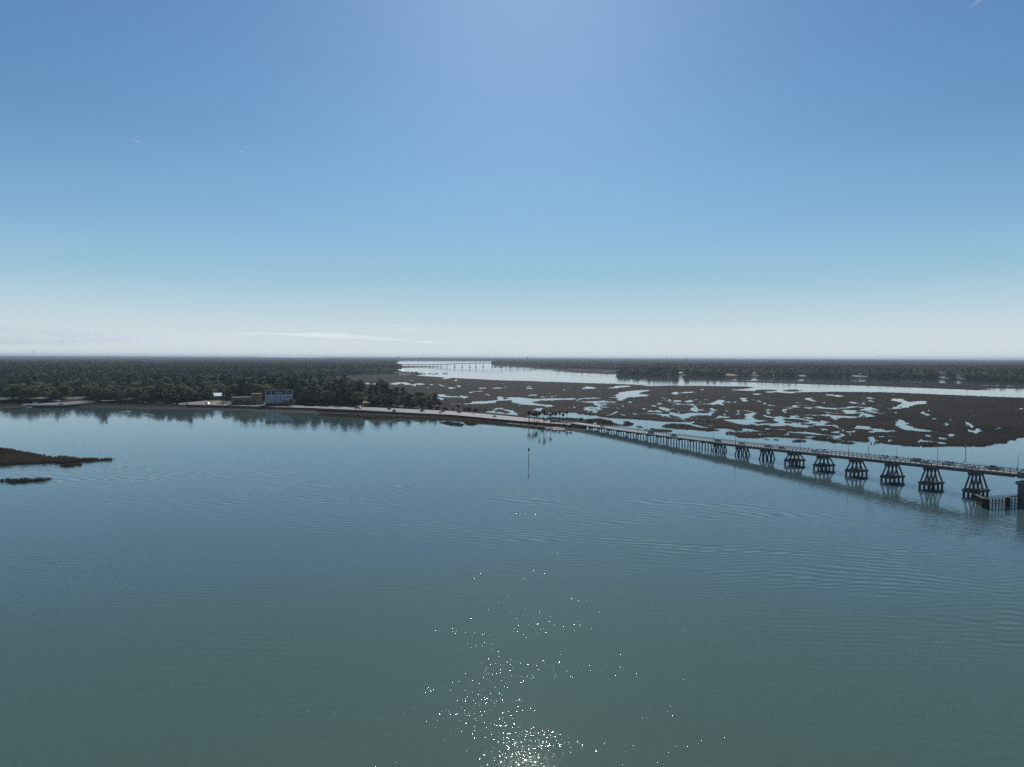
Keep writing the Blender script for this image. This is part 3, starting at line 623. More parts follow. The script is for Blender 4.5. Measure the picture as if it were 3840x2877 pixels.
# fringe along the causeway
fr = [(x, interp(L0, x) + 0.5) for x in range(1190, 2045, 12)] + [(x, interp(L1, x) + (5.0 if x < 1560 else 3.0)) for x in range(2040, 1189, -12)]
blades('marsh_grass', 'olive brown grass fringe on the mud beside the causeway', [fr], 0.25, 0.8, 4, ground=False, zp=0.25)
edge_b = []
for i in range(len(near_edge) - 1):
    (xa, ya), (xb, yb) = near_edge[i], near_edge[i + 1]
    if xa > 4000 or xb < 2000: continue
    edge_b.append([(xa, ya + .6), (xb, yb + .6), (xb, yb - 2.6), (xa, ya - 2.6)])
blades('marsh_grass', 'taller ragged grass along the near edge of the broad marsh', edge_b + ins[1:-2], 0.0, 0.85, 2.6, ground=False)
blades('marsh_grass', 'broken grass clumps standing in the shallows off the causeway', [
    Z(1600, 1400, 4.424, p) for p in ([(200, 810), (350, 800), (480, 820), (620, 850), (580, 880), (420, 870), (250, 830)], [(620, 820), (760, 825), (860, 850), (740, 870), (640, 850)], [(60, 785), (130, 790), (120, 800), (60, 800)])] + [
    Z(1200, 1380, 4.424, p) for p in ([(1270, 865), (1350, 870), (1340, 885), (1280, 882)], [(1560, 872), (1640, 875), (1710, 870), (1710, 888), (1600, 890)], [(1830, 875), (1890, 878), (1880, 890), (1835, 890)], [(1365, 868), (1395, 872), (1390, 882), (1366, 880)])], 0.0, 0.75, 5, ground=False)
blades('marsh_grass', 'sparse reeds in open water between bridge and marsh', [Z(2800, 1460, 4.424, p) for p in ([(300, 828), (400, 832), (400, 840), (310, 838)], [(450, 830), (540, 838), (530, 850), (460, 846)])], 0.0, 0.7, 3, ground=False)
be = [(x, interp(L3, x) + 1.5) for x in range(700, 2120, 12)] + [(x, interp(L2, x) - 1) for x in range(2116, 699, -12)]
blades('undergrowth', 'dark scrubby weeds covering the causeway bank', [[(x, y + 0.0) for x, y in be]], 1.5, 1.0, 3.0, cat='undergrowth', m='bush', ground=False, zp=1.7)
# beach and lawn patches
tag(poly_sheet('sand', [tuple(P(x, y, z)) for x, y, z in ((2040, 1601, .75), (2090, 1601, .85), (2118, 1604, .8), (2117, 1613, .35), (2076, 1612.6, .3), (2066, 1609, .4), (2045, 1605, .6))], MT['sand']), 'small sandy beach beside the bridge end', 'beach', kind='structure')
tag(poly_sheet('sand', [tuple(P(x, y, .72)) for x, y in ((1900, 1585.5), (1960, 1590), (2022, 1596), (2050, 1598.5), (2035, 1602), (1985, 1597), (1900, 1588.5))], MT['sand']), 'narrow strip of sand under the palms', 'beach', kind='structure')
tag(poly_sheet('lawn', [tuple(P(x, y, 2.42)) for x, y in ((1352, 1513), (1362, 1503), (1386, 1507), (1390, 1512), (1372, 1516))], MT['lawn']), 'dry straw coloured lawn in a gap of the wood', 'lawn', kind='structure')
tag(poly_sheet('lawn', [tuple(P(x, y, 2.43)) for x, y in ((778, 1510), (800, 1505), (825, 1502), (830, 1508), (820, 1513), (790, 1515))], MT['lawn']), 'dry grass bank beside the park drive', 'lawn', kind='structure')
tag(poly_sheet('parking_lot', [tuple(P(x, y, 2.44)) for x, y in ((683, 1517), (690, 1512), (720, 1508), (770, 1503), (815, 1499), (870, 1497), (880, 1501), (826, 1501.5), (790, 1507), (770, 1511), (778, 1516), (730, 1517))], MT['road']), 'pale park drive curving up from the causeway', 'drive', kind='structure')
for pl, lb in (([(-60, 1490), (80, 1491), (82, 1495), (60, 1496), (-60, 1496)], 'sunlit parking bay under trees by the left edge'),
               ([(142, 1489), (165, 1487.5), (192, 1489), (190, 1495.5), (145, 1496)], 'sunlit patch of parking lot behind the landing trees'),
               ([(250, 1490), (300, 1487), (328, 1488), (328, 1493), (300, 1495), (250, 1495)], 'sunlit parking lot behind the boat landing'),
               ([(360, 1500), (440, 1501), (520, 1506), (660, 1512), (660, 1514), (520, 1509), (440, 1505), (380, 1504)], 'strip of sunlit road behind the shore trees')):
    tag(poly_sheet('parking_lot', [tuple(P(x, y, 2.45)) for x, y in pl], MT['asphalt']), lb, 'parking lot', kind='structure')

# ------------------------------------------------------------------ trees
def crown(kind, seed, nq=1.0):
    g = np.random.default_rng(seed); lumps = []
    if kind == 'oak':
        for k in range(13):
            a = 2 * PI * k / 9 + g.uniform(-.3, .3); rr = g.uniform(2.0, 5.2) if k < 9 else g.uniform(0, 2.2)
            lumps.append((rr * math.cos(a), rr * math.sin(a), g.uniform(5.0, 8.0) if k < 9 else g.uniform(8.5, 10.8), g.uniform(2.2, 3.6), 0.72))
    elif kind == 'pine':
        for k in range(10):
            a = g.uniform(0, 2 * PI); z = 7.0 + k * 0.95; rr = g.uniform(0.8, 3.1) * (1.15 - k / 14)
            lumps.append((rr * math.cos(a), rr * math.sin(a), z, g.uniform(2.0, 3.0) * (1.1 - k / 24), 0.62))
    elif kind == 'pale':
        for k in range(10):
            a = g.uniform(0, 2 * PI); rr = g.uniform(0.6, 3.6)
            lumps.append((rr * math.cos(a), rr * math.sin(a), g.uniform(4.0, 11.5) - rr * .5, g.uniform(1.7, 2.8), 0.9))
    else:
        for k in range(6):
            a = g.uniform(0, 2 * PI); rr = g.uniform(0.2, 1.3)
            lumps.append((rr * math.cos(a), rr * math.sin(a), g.uniform(0.7, 1.8), g.uniform(0.7, 1.2), 0.8))
    V = []; F = []; n0 = 0
    for cx, cy, cz, r, sq in lumps:
        n = int(nq * (26 + 11 * r * r)) if kind != 'bush' else 34
        d = g.normal(size=(n, 3)); d[:, 2] = np.where(d[:, 2] < -0.5, -d[:, 2], d[:, 2]); d /= np.linalg.norm(d, axis=1)[:, None]
        c = np.array([cx, cy, cz]) + d * r * g.uniform(0.55, 1.08, (n, 1)) * np.array([1, 1, sq])
        nn = d + g.normal(0, 0.34, (n, 3)); nn /= np.linalg.norm(nn, axis=1)[:, None]
        t1 = np.cross(nn, g.normal(size=(n, 3))); t1 /= np.linalg.norm(t1, axis=1)[:, None]
        t2 = np.cross(nn, t1); s1 = g.uniform(.34, .72, (n, 1)) * (0.55 if kind == 'bush' else 1.0); s2 = s1 * g.uniform(.5, .9, (n, 1))
        q_ = np.stack([c - t1 * s1 - t2 * s2 * .4, c + t2 * s2 * -1 + t1 * s1 * .2, c + t1 * s1, c + t2 * s2], 1)
        V.append(q_.reshape(-1, 3)); F.append(np.arange(n * 4).reshape(n, 4) + n0); n0 += n * 4
    return np_mesh(kind + '_crown', np.concatenate(V), np.concatenate(F), MT[kind])
def trunk_mesh(kind, seed):
    g = random.Random(seed); b_ = MB()
    if kind == 'pine':
        b_.tube((0, 0, -.5), (0.2, 0.1, 10), .34, .24).tube((0.2, .1, 10), (.1, .2, 18), .24, .06)
        for k in range(7):
            a = g.uniform(0, 2 * PI); z = 8.5 + k * 1.2
            b_.tube((.15, .1, z), (1.9 * math.cos(a), 1.9 * math.sin(a), z + .7), .09, .03, 5)
    elif kind == 'oak':
        b_.tube((0, 0, -.5), (0, 0, 2.6), .6, .48)
        for k in range(6):
            a = 2 * PI * k / 6 + g.uniform(-.3, .3)
            m_ = Vector((1.7 * math.cos(a), 1.7 * math.sin(a), 4.4)); b_.tube((0, 0, 2.4), m_, .32, .2, 6)
            b_.tube(m_, (4.2 * math.cos(a), 4.2 * math.sin(a), 6.6), .2, .06, 5)
    else:
        b_.tube((0, 0, -.5), (.1, 0, 4), .3, .22)
        for k in range(5):
            a = 2 * PI * k / 5; b_.tube((.1, 0, 3.2 + k * .3), (2 * math.cos(a), 2 * math.sin(a), 6.5 + k * .6), .15, .04, 5)
    me = b_.mesh(kind + '_trunk'); me.materials.append(MT['trunk']); return me
KINDS = ['oak', 'oak', 'oak', 'pine', 'pine', 'pale', 'pale']
crowns = [crown(k, 100 + i) for i, k in enumerate(KINDS)]
trunks = [trunk_mesh(k, 200 + i) for i, k in enumerate(KINDS)]
WTS = [0.26, 0.26, 0.2, 0.07, 0.06, 0.08, 0.07]

FAR_HOUSES = [(2553, 1404.5), (3222, 1409), (3532, 1410.5), (3592, 1411.5), (2828, 1404)]
SHORE_R = [(2317, 1405), (2480, 1408.5), (3000, 1413), (3380, 1417.5), (3722, 1426), (3840, 1434)]
excl = [[(x - (20 if x == 3532 else 14), y - 0.5), (x + (20 if x == 3532 else 14), y - 0.5), (x + 18, interp(SHORE_R, x) + 2), (x - 18, interp(SHORE_R, x) + 2)] for x, y in FAR_HOUSES] + [[(2718, 1405.2), (2762, 1405.2), (2764, 1412), (2714, 1412)], [(3186, 1409), (3255, 1410.5), (3256, 1420), (3190, 1420)], [(2990, 1408.3), (3022, 1408.3), (3022, 1416), (2990, 1416)],
        [(60, 1524), (60, 1512), (150, 1505), (205, 1500), (300, 1500), (372, 1499), (372, 1513), (250, 1524)],
        [(-60, 1489), (82, 1490), (84, 1499), (-60, 1499)], [(140, 1488), (192, 1487), (192, 1496), (140, 1496)], [(245, 1488), (330, 1486), (330, 1496), (245, 1497)],
        [(675, 1522), (690, 1509), (750, 1502), (815, 1496), (870, 1496), (880, 1522)], [(780, 1496), (860, 1494), (870, 1501), (790, 1503)],
        [(860, 1532), (860, 1500), (990, 1503), (1112, 1506), (1112, 1532)], [(1356, 1534), (1358, 1500), (1386, 1502), (1384, 1534)]]
L4P = [(x, y - 2.5) for x, y in L4]
def scatter(poly, d0, d1, sp, zg):
    """jittered planting over the part of POLY between two distances"""
    t0, t1 = -0.82, 0.82
    ys = []; y = d0
    out = []
    while y < d1:
        st = sp(y); xa = np.arange(t0 * y, t1 * y, st)
        xx = xa + nrng.uniform(-.45, .45, len(xa)) * st; yy = y + nrng.uniform(-.45, .45, len(xa)) * st
        px, py = PX(xx, yy, zg)
        ok = inpoly(px, py, poly) & (px > -160) & (px < 4000)
        for e in excl: ok &= ~inpoly(px, py, e)
        ok &= ~((px > 670) & (py > np.interp(px, [p[0] for p in L4P], [p[1] for p in L4P])))
        out.append(np.stack([xx[ok], yy[ok]], -1)); y += st * 0.9
    return np.concatenate(out)
sp = lambda y: 10.4 if y < 1300 else (10.0 if y < 2000 else 11.5)
left_t = scatter(left_land, 740, 3300, sp, 2.35)
right_t = scatter(right_land, 1500, 3600, sp, 1.2)
allt = np.concatenate([np.c_[left_t, np.full(len(left_t), 2.3)], np.c_[right_t, np.full(len(right_t), 1.1)]])
dist = np.hypot(allt[:, 0], allt[:, 1])
allt = allt[np.argsort(dist)]
n_t = len(allt)
kind_i = nrng.choice(len(KINDS), n_t, p=WTS)
# belts of pine and pale trees rather than an even mix
belt = fb(allt[:, 0] / 90, allt[:, 1] / 140, 55)
kind_i = np.where((belt > 0.62) & (nrng.random(n_t) < .45), 3 + (nrng.random(n_t) < .5), kind_i)
kind_i = np.where((belt < 0.38) & (nrng.random(n_t) < .30), 5 + (nrng.random(n_t) < .5), kind_i)
scl = nrng.uniform(0.78, 1.42, n_t) * np.where(np.hypot(allt[:, 0], allt[:, 1]) < 1400, 1.2, 1.0) * (1.0 + 0.5 * (fb(allt[:, 0] / 60, allt[:, 1] / 90, 60) - .5))
_tx = PX(allt[:, 0], allt[:, 1], 2.3)[0]
scl = scl * np.where((kind_i == 3) | (kind_i == 4), 1.1, 1.0) * np.where(allt[:, 2] > 2, np.interp(_tx, [1250, 1400, 1640], [1.0, .9, .66]), 1.0)
rzs = nrng.uniform(0, 2 * PI, n_t)
# the 300 nearest are trees of their own
pxs, pys = PX(allt[:, 0], allt[:, 1], 2.3)
N_IND = 300
is_bushy = kind_i
lab = {'oak': ('dark spreading evergreen oak', 'spreading tree'), 'pine': ('tall dark pine with clumped needles', 'pine tree'), 'pale': ('paler olive green rounded tree', 'leafy tree')}
where = [(-999, 380, 'in the shore wood by the boat landing'), (380, 690, 'in the shore wood behind the moored sailboats'), (690, 990, 'in the wood around the park drive'), (990, 1350, 'in the wood beside the pale blue apartments'), (1350, 9999, 'on the wooded point beside the causeway road')]
for i in range(N_IND):
    k = KINDS[kind_i[i]]
    wh = next(w_[2] for w_ in where if w_[0] <= pxs[i] < w_[1])
    nm = {'oak': 'oak_tree', 'pine': 'pine_tree', 'pale': 'leafy_tree'}[k]
    o = thing(nm, lab[k][0] + ' ' + wh, lab[k][1], tuple(allt[i]), rzs[i], 'nearest ' + lab[k][1] + 's ' + wh)
    sc = float(scl[i]); o.scale = (sc * 1.12, sc * 1.12, sc * .92)
    link('trunk', trunks[kind_i[i]], o); link('crown', crowns[kind_i[i]], o)

# everything behind them: one mass of woods
def woods(name, label, pts, ki, sc, rz):
    me = bpy.data.meshes.new(name); me.vertices.add(len(pts)); me.vertices.foreach_set('co', np.ascontiguousarray(pts, np.float32).ravel())
    for nm_, ty, arr in (('scl', 'FLOAT', sc.astype(np.float32)), ('rot', 'FLOAT', rz.astype(np.float32)), ('pick', 'INT', ki.astype(np.int32))):
        at = me.attributes.new(nm_, ty, 'POINT'); at.data.foreach_set('value', np.ascontiguousarray(arr))
    o = link(name, me); tag(o, label, 'woods', kind='stuff')
    ng = bpy.data.node_groups.new(name + ' planting', 'GeometryNodeTree')
    ng.interface.new_socket('Geometry', in_out='INPUT', socket_type='NodeSocketGeometry')
    ng.interface.new_socket('Geometry', in_out='OUTPUT', socket_type='NodeSocketGeometry')
    N = ng.nodes; gi = N.new('NodeGroupInput'); go = N.new('NodeGroupOutput')
    iop = N.new('GeometryNodeInstanceOnPoints'); g2i = N.new('GeometryNodeGeometryToInstance')
    for src in reversed(wood_src):
        oi = N.new('GeometryNodeObjectInfo'); oi.transform_space = 'ORIGINAL'; oi.inputs['Object'].default_value = src; oi.inputs['As Instance'].default_value = True
        ng.links.new(oi.outputs['Geometry'], g2i.inputs[0])
    ng.links.new(gi.outputs[0], iop.inputs['Points']); ng.links.new(g2i.outputs[0], iop.inputs['Instance'])
    iop.inputs['Pick Instance'].default_value = True
    def attr(nm_, ty):
        a = N.new('GeometryNodeInputNamedAttribute'); a.data_type = ty; a.inputs['Name'].default_value = nm_; return a.outputs['Attribute']
    vs_ = N.new('ShaderNodeVectorMath'); vs_.operation = 'MULTIPLY'
    ng.links.new(attr('pick', 'INT'), iop.inputs['Instance Index']); ng.links.new(attr('scl', 'FLOAT'), vs_.inputs[0]); vs_.inputs[1].default_value = (1.13, 1.13, 0.9); ng.links.new(vs_.outputs[0], iop.inputs['Scale'])
    cx = N.new('ShaderNodeCombineXYZ'); ng.links.new(attr('rot', 'FLOAT'), cx.inputs[2]); ng.links.new(cx.outputs[0], iop.inputs['Rotation'])
    ng.links.new(iop.outputs[0], go.inputs[0])
    md = o.modifiers.new('planting', 'NODES'); md.node_group = ng
    return o
first = {}
for o in list(C.objects):
    if o.name.startswith('crown') and o.data in crowns and o.data.name not in first: first[o.data.name] = o
wood_src = [first[me.name] for me in crowns if me.name in first]
have = [i for i, me in enumerate(crowns) if me.name in first]
rem_i = {k: j for j, k in enumerate(have)}
ki = np.array([rem_i.get(k, 0) for k in kind_i])
rest = np.arange(n_t) >= N_IND
isl = allt[:, 2] > 2.0
for sel, lb in ((rest & isl, 'dense dark evergreen wood reaching back from the causeway'), (rest & ~isl, 'dark wood along the far bank of the river')):
    woods('woods', lb, allt[sel], ki[sel], scl[sel] * np.where(dist[np.argsort(dist)][sel] > 2000, 1.15, 1.0), rzs[sel])

# ------------------------------------------------------------------ distant canopy to the horizon
def canopy():
    cols = np.arange(-420, 4260, 3.2); dd = np.geomspace(3050, 60000, 210)
    gx, D = np.meshgrid(cols, dd)
    hx = (gx - W0 / 2) / FPX
    X = hx * D; Y = D
    px, py = PX(X, Y, 1.0)
    land = inpoly(px, py, left_land) | inpoly(px, py, right_land) | (py < FAR_Y + (px - 1700) * 0.0040)
    jx = (fb(X / 700, Y / 1500, 12) - .5) * 60
    qx = px + jx; hy = py - (1337.5 + (px - 1920) * math.tan(ROLL))
    for x0, x1, a, c in ((2330, 2480, 9.6, 7.6), (2130, 2180, 9.8, 8.2), (3120, 3260, 8.9, 7.3), (950, 1230, 8.2, 3.0), (1250, 1360, 6.5, 5.0), (3540, 3640, 9.0, 7.8), (2560, 3000, 6.2, 5.4), (2680, 2760, 9.0, 7.9)):
        k = (qx - x0) / (x1 - x0)
        land &= ~((k > 0) & (k < 1) & (hy < (a + c) / 2 + (a - c) / 2 * np.sqrt(np.clip(4 * k * (1 - k), 0, 1))) & (hy > (a + c) / 2 - (a - c) / 2 * np.sqrt(np.clip(4 * k * (1 - k), 0, 1))))
    Zv = np.where(land, 10.5 + 9 * fb(X / 420, Y / 420, 31) + nrng.normal(0, 2.4, X.shape) + 2.5 * (vnoise(X / 60, Y / 60, 8) - .5), -3.0)
    n, k = gx.shape; idx = np.arange(n * k).reshape(n, k)
    a = land[:-1, :-1] | land[1:, :-1] | land[:-1, 1:] | land[1:, 1:]
    quads = np.stack([idx[:-1, :-1], idx[:-1, 1:], idx[1:, 1:], idx[1:, :-1]], -1)[a]
    V = np.stack([X, Y, Zv], -1).reshape(-1, 3)
    used = np.unique(quads); rem = np.zeros(len(V), np.int32); rem[used] = np.arange(len(used))
    m, t, b = new_mat('distant tree tops'); q = NT(t)
    geo_ = t.nodes.new('ShaderNodeNewGeometry')
    f = q.m('MULTIPLY_ADD', q.noise(geo_.outputs['Position'], 0.004, 3)[0], 0.8, q.m('MULTIPLY', q.noise(geo_.outputs['Position'], 0.08, 3)[0], 0.5))
    r = t.nodes.new('ShaderNodeValToRGB'); r.color_ramp.elements[0].position = 0.4; r.color_ramp.elements[1].position = 0.9
    r.color_ramp.elements[0].color = (0.010, 0.013, 0.009, 1); r.color_ramp.elements[1].color = (0.034, 0.038, 0.022, 1)
    t.links.new(f, r.inputs[0]); t.links.new(r.outputs[0], b.inputs['Base Color']); b.inputs['Roughness'].default_value = 1.0; b.inputs['Specular IOR Level'].default_value = 0.0
    o = link('forest', np_mesh('forest', V[used], rem[quads], m))
    tag(o, 'far off flat forest fading blue towards the horizon', 'forest', kind='stuff')
canopy()
# ------------------------------------------------------------------ the long bridge
BO = Vector((54.3, 591.0, 0)); BU = Vector((0.457, -0.8895, 0)).normalized(); BN = Vector((BU.y, -BU.x, 0))
if BN.x > 0: BN = -BN
ZS = [(-60, 2.6), (-8, 2.62), (0, 2.75), (40, 3.2), (85, 3.95), (130, 4.9), (171, 5.95), (208, 7.05), (250, 8.6), (290, 10.2), (327, 11.7), (360, 12.9), (420, 14.2)]
_zs = np.array([p[0] for p in ZS], float); _zv = np.array([p[1] for p in ZS], float)
def bz(s):      # eased profile
    return float(np.mean(np.interp([s - 14, s - 7, s, s + 7, s + 14], _zs, _zv)))
def B(s, o, z=None): 
    p = BO + BU * s + BN * o; p.z = bz(s) if z is None else z; return p
def s_at(px, o, z=None):
    lo, hi = -40.0, 460.0
    for _ in range(60):
        m_ = (lo + hi) / 2; p = B(m_, o, z)
        if float(PX(p.x, p.y, p.z)[0]) < px: lo = m_
        else: hi = m_
    return (lo + hi) / 2
bridge = thing('road_bridge', 'long grey concrete road bridge on splayed piers crossing the near water', 'bridge', tuple(B(0, 0, 0)))
bridge_inv = Matrix.Translation(-B(0, 0, 0))
class BB(MB):
    def build(s, name, m, parent=bridge, smooth=False):
        s.v = [tuple(Vector(v) - B(0, 0, 0)) for v in s.v]
        return MB.build(s, name, m, parent, smooth)
def ribbon(mb, s0, s1, o0, o1, h0, h1, st=4.0):
    n = max(1, int(round((s1 - s0) / st))); secs = []
    for i in range(n + 1):
        s_ = s0 + (s1 - s0) * i / n; z = bz(s_)
        secs.append([B(s_, o0, z + h0), B(s_, o1, z + h0), B(s_, o1, z + h1), B(s_, o0, z + h1)])
    return mb.loft(secs)
SE = 347.0
ribbon(BB(), -3, SE, -5.3, 5.3, -0.30, -0.03).build('deck', MT['concrete'])
MT['bridge_road'] = mat('bridge wearing surface', (0.37, 0.35, 0.325), 0.6, var=0.12, scale=0.2)
ribbon(BB(), -3, SE, -3.95, 3.95, -0.03, 0.0).build('road_surface', MT['bridge_road'])
lm = BB()
for o in (-0.14, 0.14): ribbon(lm, -3, SE, o - 0.06, o + 0.06, 0.0, 0.006)
lm.build('lane_marking', MT['ypaint'])
MT['walk'] = mat('pale kerb concrete', (0.48, 0.46, 0.425), 0.7, var=0.12, scale=0.4)
for sg in (-1, 1): ribbon(BB(), -3, SE, min(sg * 3.95, sg * 5.2), max(sg * 3.95, sg * 5.2), -0.028, 0.22).build('walkway', MT['walk'])
gd_ = BB()
for o in (-4.4, -1.5, 1.5, 4.4): ribbon(gd_, 2, 168, o - 0.3, o + 0.3, -0.95, -0.302)
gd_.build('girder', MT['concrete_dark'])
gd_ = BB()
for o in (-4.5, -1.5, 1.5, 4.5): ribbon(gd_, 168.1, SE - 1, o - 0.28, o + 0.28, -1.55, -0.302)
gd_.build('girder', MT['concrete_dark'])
for sg in (-1, 1):
    rl = BB(); o = sg * 4.98
    ribbon(rl, -3, SE, o - 0.13, o + 0.13, 0.62, 0.92)
    k = -3.0
    while k < SE:
        z = bz(k); a = B(k, o, z + 0.2); rl.bar(a, B(k, o, z + 0.62), 0.3, 0.3, BU)
        rl.bar(B(k, o, z + 0.92), B(k, o, z + 1.42), 0.10 if int(k) % 3 else 0.2, 0.10, BU); k += 2.5
    rl.build('railing', MT['concrete_dark'])
    tp = BB(); n = 90
    for i in range(n): tp.bar(B(-3 + (SE + 3) * i / n, o, bz(-3 + (SE + 3) * i / n) + 1.42), B(-3 + (SE + 3) * (i + 1) / n, o, bz(-3 + (SE + 3) * (i + 1) / n) + 1.42), 0.06, 0.06)
    tp.build('hand_rail', MT['steel'])
ab = BB(); 
for sg in (-1, 1): ab.bar(B(-3.2, sg * 5.0, 1.0), B(-3.2, sg * 5.0, 4.3), 0.9, 0.9, BU)
ab.bar(B(0.6, -5.2, 1.2), B(0.6, 5.2, 1.2), 1.6, 2.4); ab.build('abutment', MT['concrete'])
def pier_part(): return thing_part('pier')
def thing_part(nm):
    o = link(nm, None, bridge); o.empty_display_size = 0.3; return o
bent_px = [2212.6, 2247.8, 2283.8, 2319.7, 2356.3, 2393.6, 2430.5, 2469, 2507, 2548.5, 2591, 2635]
for px in bent_px:
    s_ = s_at(px, 3.5, 1.5); z = bz(s_) - 0.95; pr = thing_part('pier')
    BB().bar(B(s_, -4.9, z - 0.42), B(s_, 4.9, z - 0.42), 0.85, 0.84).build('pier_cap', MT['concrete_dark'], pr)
    for o in (-3.7, -1.25, 1.25, 3.7):
        k = 1.0 + (0.035 * (z)) * (abs(o) > 2)
        BB().bar(B(s_, o, z - 0.84), B(s_, o * k, -2.5), 0.5, 0.5, BU).build('pile', MT['pile'], pr)
pier_s = [s_at(x, 0, 0.5) for x in (2699, 2784, 2876.5, 2979.5, 3089.5, 3211.5, 3346, 3491.5, 3659)]
for i, s_ in enumerate(pier_s):
    z = bz(s_) - 1.55; pr = thing_part('pier')
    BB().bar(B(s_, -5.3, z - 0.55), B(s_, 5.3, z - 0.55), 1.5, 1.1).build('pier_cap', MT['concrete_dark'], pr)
    foot = i >= 3
    zb = 2.55 if foot else -2.5
    leg_m = MT['concrete_dark'] if foot else MT['pile']
    for o in (-4.2, -1.5, 1.5, 4.2):
        for sg in (-1, 1):
            ob = o * (1.22 if abs(o) > 2 else 1.08) if foot else o * 1.3
            top = B(s_ + sg * 0.42, o * (0.93 if sg > 0 else 1.0), z - 1.1); bot = B(s_ + sg * (1.9 if foot else 1.6), ob, zb)
            BB().bar(top, bot, 0.55, 0.55, BU).build('leg' if foot else 'pile', leg_m, pr)
    if foot:
        pl = [(-3.0, -5.4), (3.0, -5.4), (3.0, 5.2), (0.6, 6.6), (-0.6, 6.6), (-3.0, 5.2)]
        f_m = BB(); n = len(pl)
        vs = [B(s_ + a, o, zz) for zz in (1.55, 2.55) for a, o in pl]
        f_m.add(vs, [tuple(range(n - 1, -1, -1)), tuple(range(n, 2 * n))] + [(k, (k + 1) % n, n + (k + 1) % n, n + k) for k in range(n)])
        f_m.build('footing', MT['concrete_dark'], pr)
        for o in (-4.8, -1.6, 1.6, 5.0):
            for sg in (-1, 1):
                BB().tube(B(s_ + sg * 2.2, o, -2.5), B(s_ + sg * 2.2, o, 1.55), 0.48, n=8).build('pile', MT['pile'], pr)
# swing pier and the first bay of the swing span at the edge of the picture
pr = thing_part('pier')
oct_ = [(-2.6, -7.4), (2.6, -7.4), (4.0, -6.0), (4.0, 6.0), (2.6, 7.4), (-2.6, 7.4), (-4.0, 6.0), (-4.0, -6.0)]
def octo(mb, s_, k, z0, z1):
    n = 8; vs = [B(s_ + a * k, o * k, zz) for zz in (z0, z1) for a, o in oct_]
    return mb.add(vs, [tuple(range(n - 1, -1, -1)), tuple(range(n, 2 * n))] + [(q_, (q_ + 1) % n, n + (q_ + 1) % n, n + q_) for q_ in range(n)])
octo(BB(), 352.0, 1.0, -3, 8.6).build('pier_shaft', MT['concrete_dark'], pr)
octo(BB(), 352.0, 1.13, 8.6, 9.6).build('pier_cap', MT['concrete_dark'], pr)
ss = BB()
ribbon(ss, SE + 0.4, 420, -4.6, 4.6, -0.3, 0.0)
for o in (-4.9, 4.9):
    ribbon(ss, SE + 0.3, 420, o - 0.22, o + 0.22, -1.6, 0.9)
    for k in range(8):
        ss.bar(B(SE + 0.8 + k * 8, o, bz(SE + k * 8) + 0.9), B(SE + 4.8 + k * 8, o, bz(SE + k * 8) + 4.2), 0.3, 0.3)
        ss.bar(B(SE + 4.8 + k * 8, o, bz(SE + k * 8) + 4.2), B(SE + 8.8 + k * 8, o, bz(SE + k * 8) + 0.9), 0.3, 0.3)
ss.build('swing_span', MT['steel'])

# timber fender by the swing pier
def wpt(px, py, z): return P(px, py, z)
fa, fb_, fc = P(3662, 1889, 0), P(3696, 1906, 0), P(3830, 1896, 0)
fen = thing('timber_fender', 'dark timber fender with railed catwalk below the bridge at the picture edge', 'fender', tuple(fb_))
def fbuild(mb, nm, m, par=None):
    mb.v = [tuple(Vector(v) - fb_) for v in mb.v]; return mb.build(nm, m, par or fen)
for a, c, n in ((fa, fb_, 5), (fb_, fc, 11)):
    for k in range(n + 1):
        p = a.lerp(c, k / n)
        fbuild(MB().tube((p.x, p.y, -2), (p.x, p.y, 3.7), 0.2, n=6), 'pile', MT['timber'])
    wl = MB()
    for z in (0.35, 1.0, 1.65, 2.3, 2.95): wl.bar(a + Vector((0, -0.25, z)), c + Vector((0, -0.25, z)), 0.2, 0.28)
    fbuild(wl, 'wale', MT['timber'])
    fbuild(MB().bar(a + Vector((0, 0.5, 3.75)), c + Vector((0, 0.5, 3.75)), 1.5, 0.16), 'catwalk', MT['greywood'])
    hr = MB()
    for z in (4.35, 4.85): hr.bar(a + Vector((0, -0.2, z)), c + Vector((0, -0.2, z)), 0.08, 0.08)
    for k in range(n * 2 + 1):
        p = a.lerp(c, k / (n * 2)); hr.bar((p.x, p.y - 0.2, 3.8), (p.x, p.y - 0.2, 4.87), 0.08, 0.08, Vector((0, 1, 0)))
    fbuild(hr, 'hand_rail', MT['timber'])
dm = MB()
for k in range(22):
    a = rnd.uniform(0, 2 * PI); r = rnd.uniform(0, 1.35)
    dm.tube((fb_.x + r * math.cos(a), fb_.y + r * math.sin(a), -2), (fb_.x + r * math.cos(a) * .8, fb_.y + r * math.sin(a) * .8, 3.5 + rnd.uniform(-.3, .3)), 0.24, n=6)
fbuild(dm, 'pile_cluster', MT['timber'])
dm = MB(); p0 = fb_.lerp(fc, 0.62)
for k in range(12):
    a = rnd.uniform(0, 2 * PI); r = rnd.uniform(0, 0.9)
    dm.tube((p0.x + r * math.cos(a), p0.y + r * math.sin(a), -2), (p0.x + r * math.cos(a) * .8, p0.y + r * math.sin(a) * .8, 3.6), 0.22, n=6)
fbuild(dm, 'pile_cluster', MT['timber'])

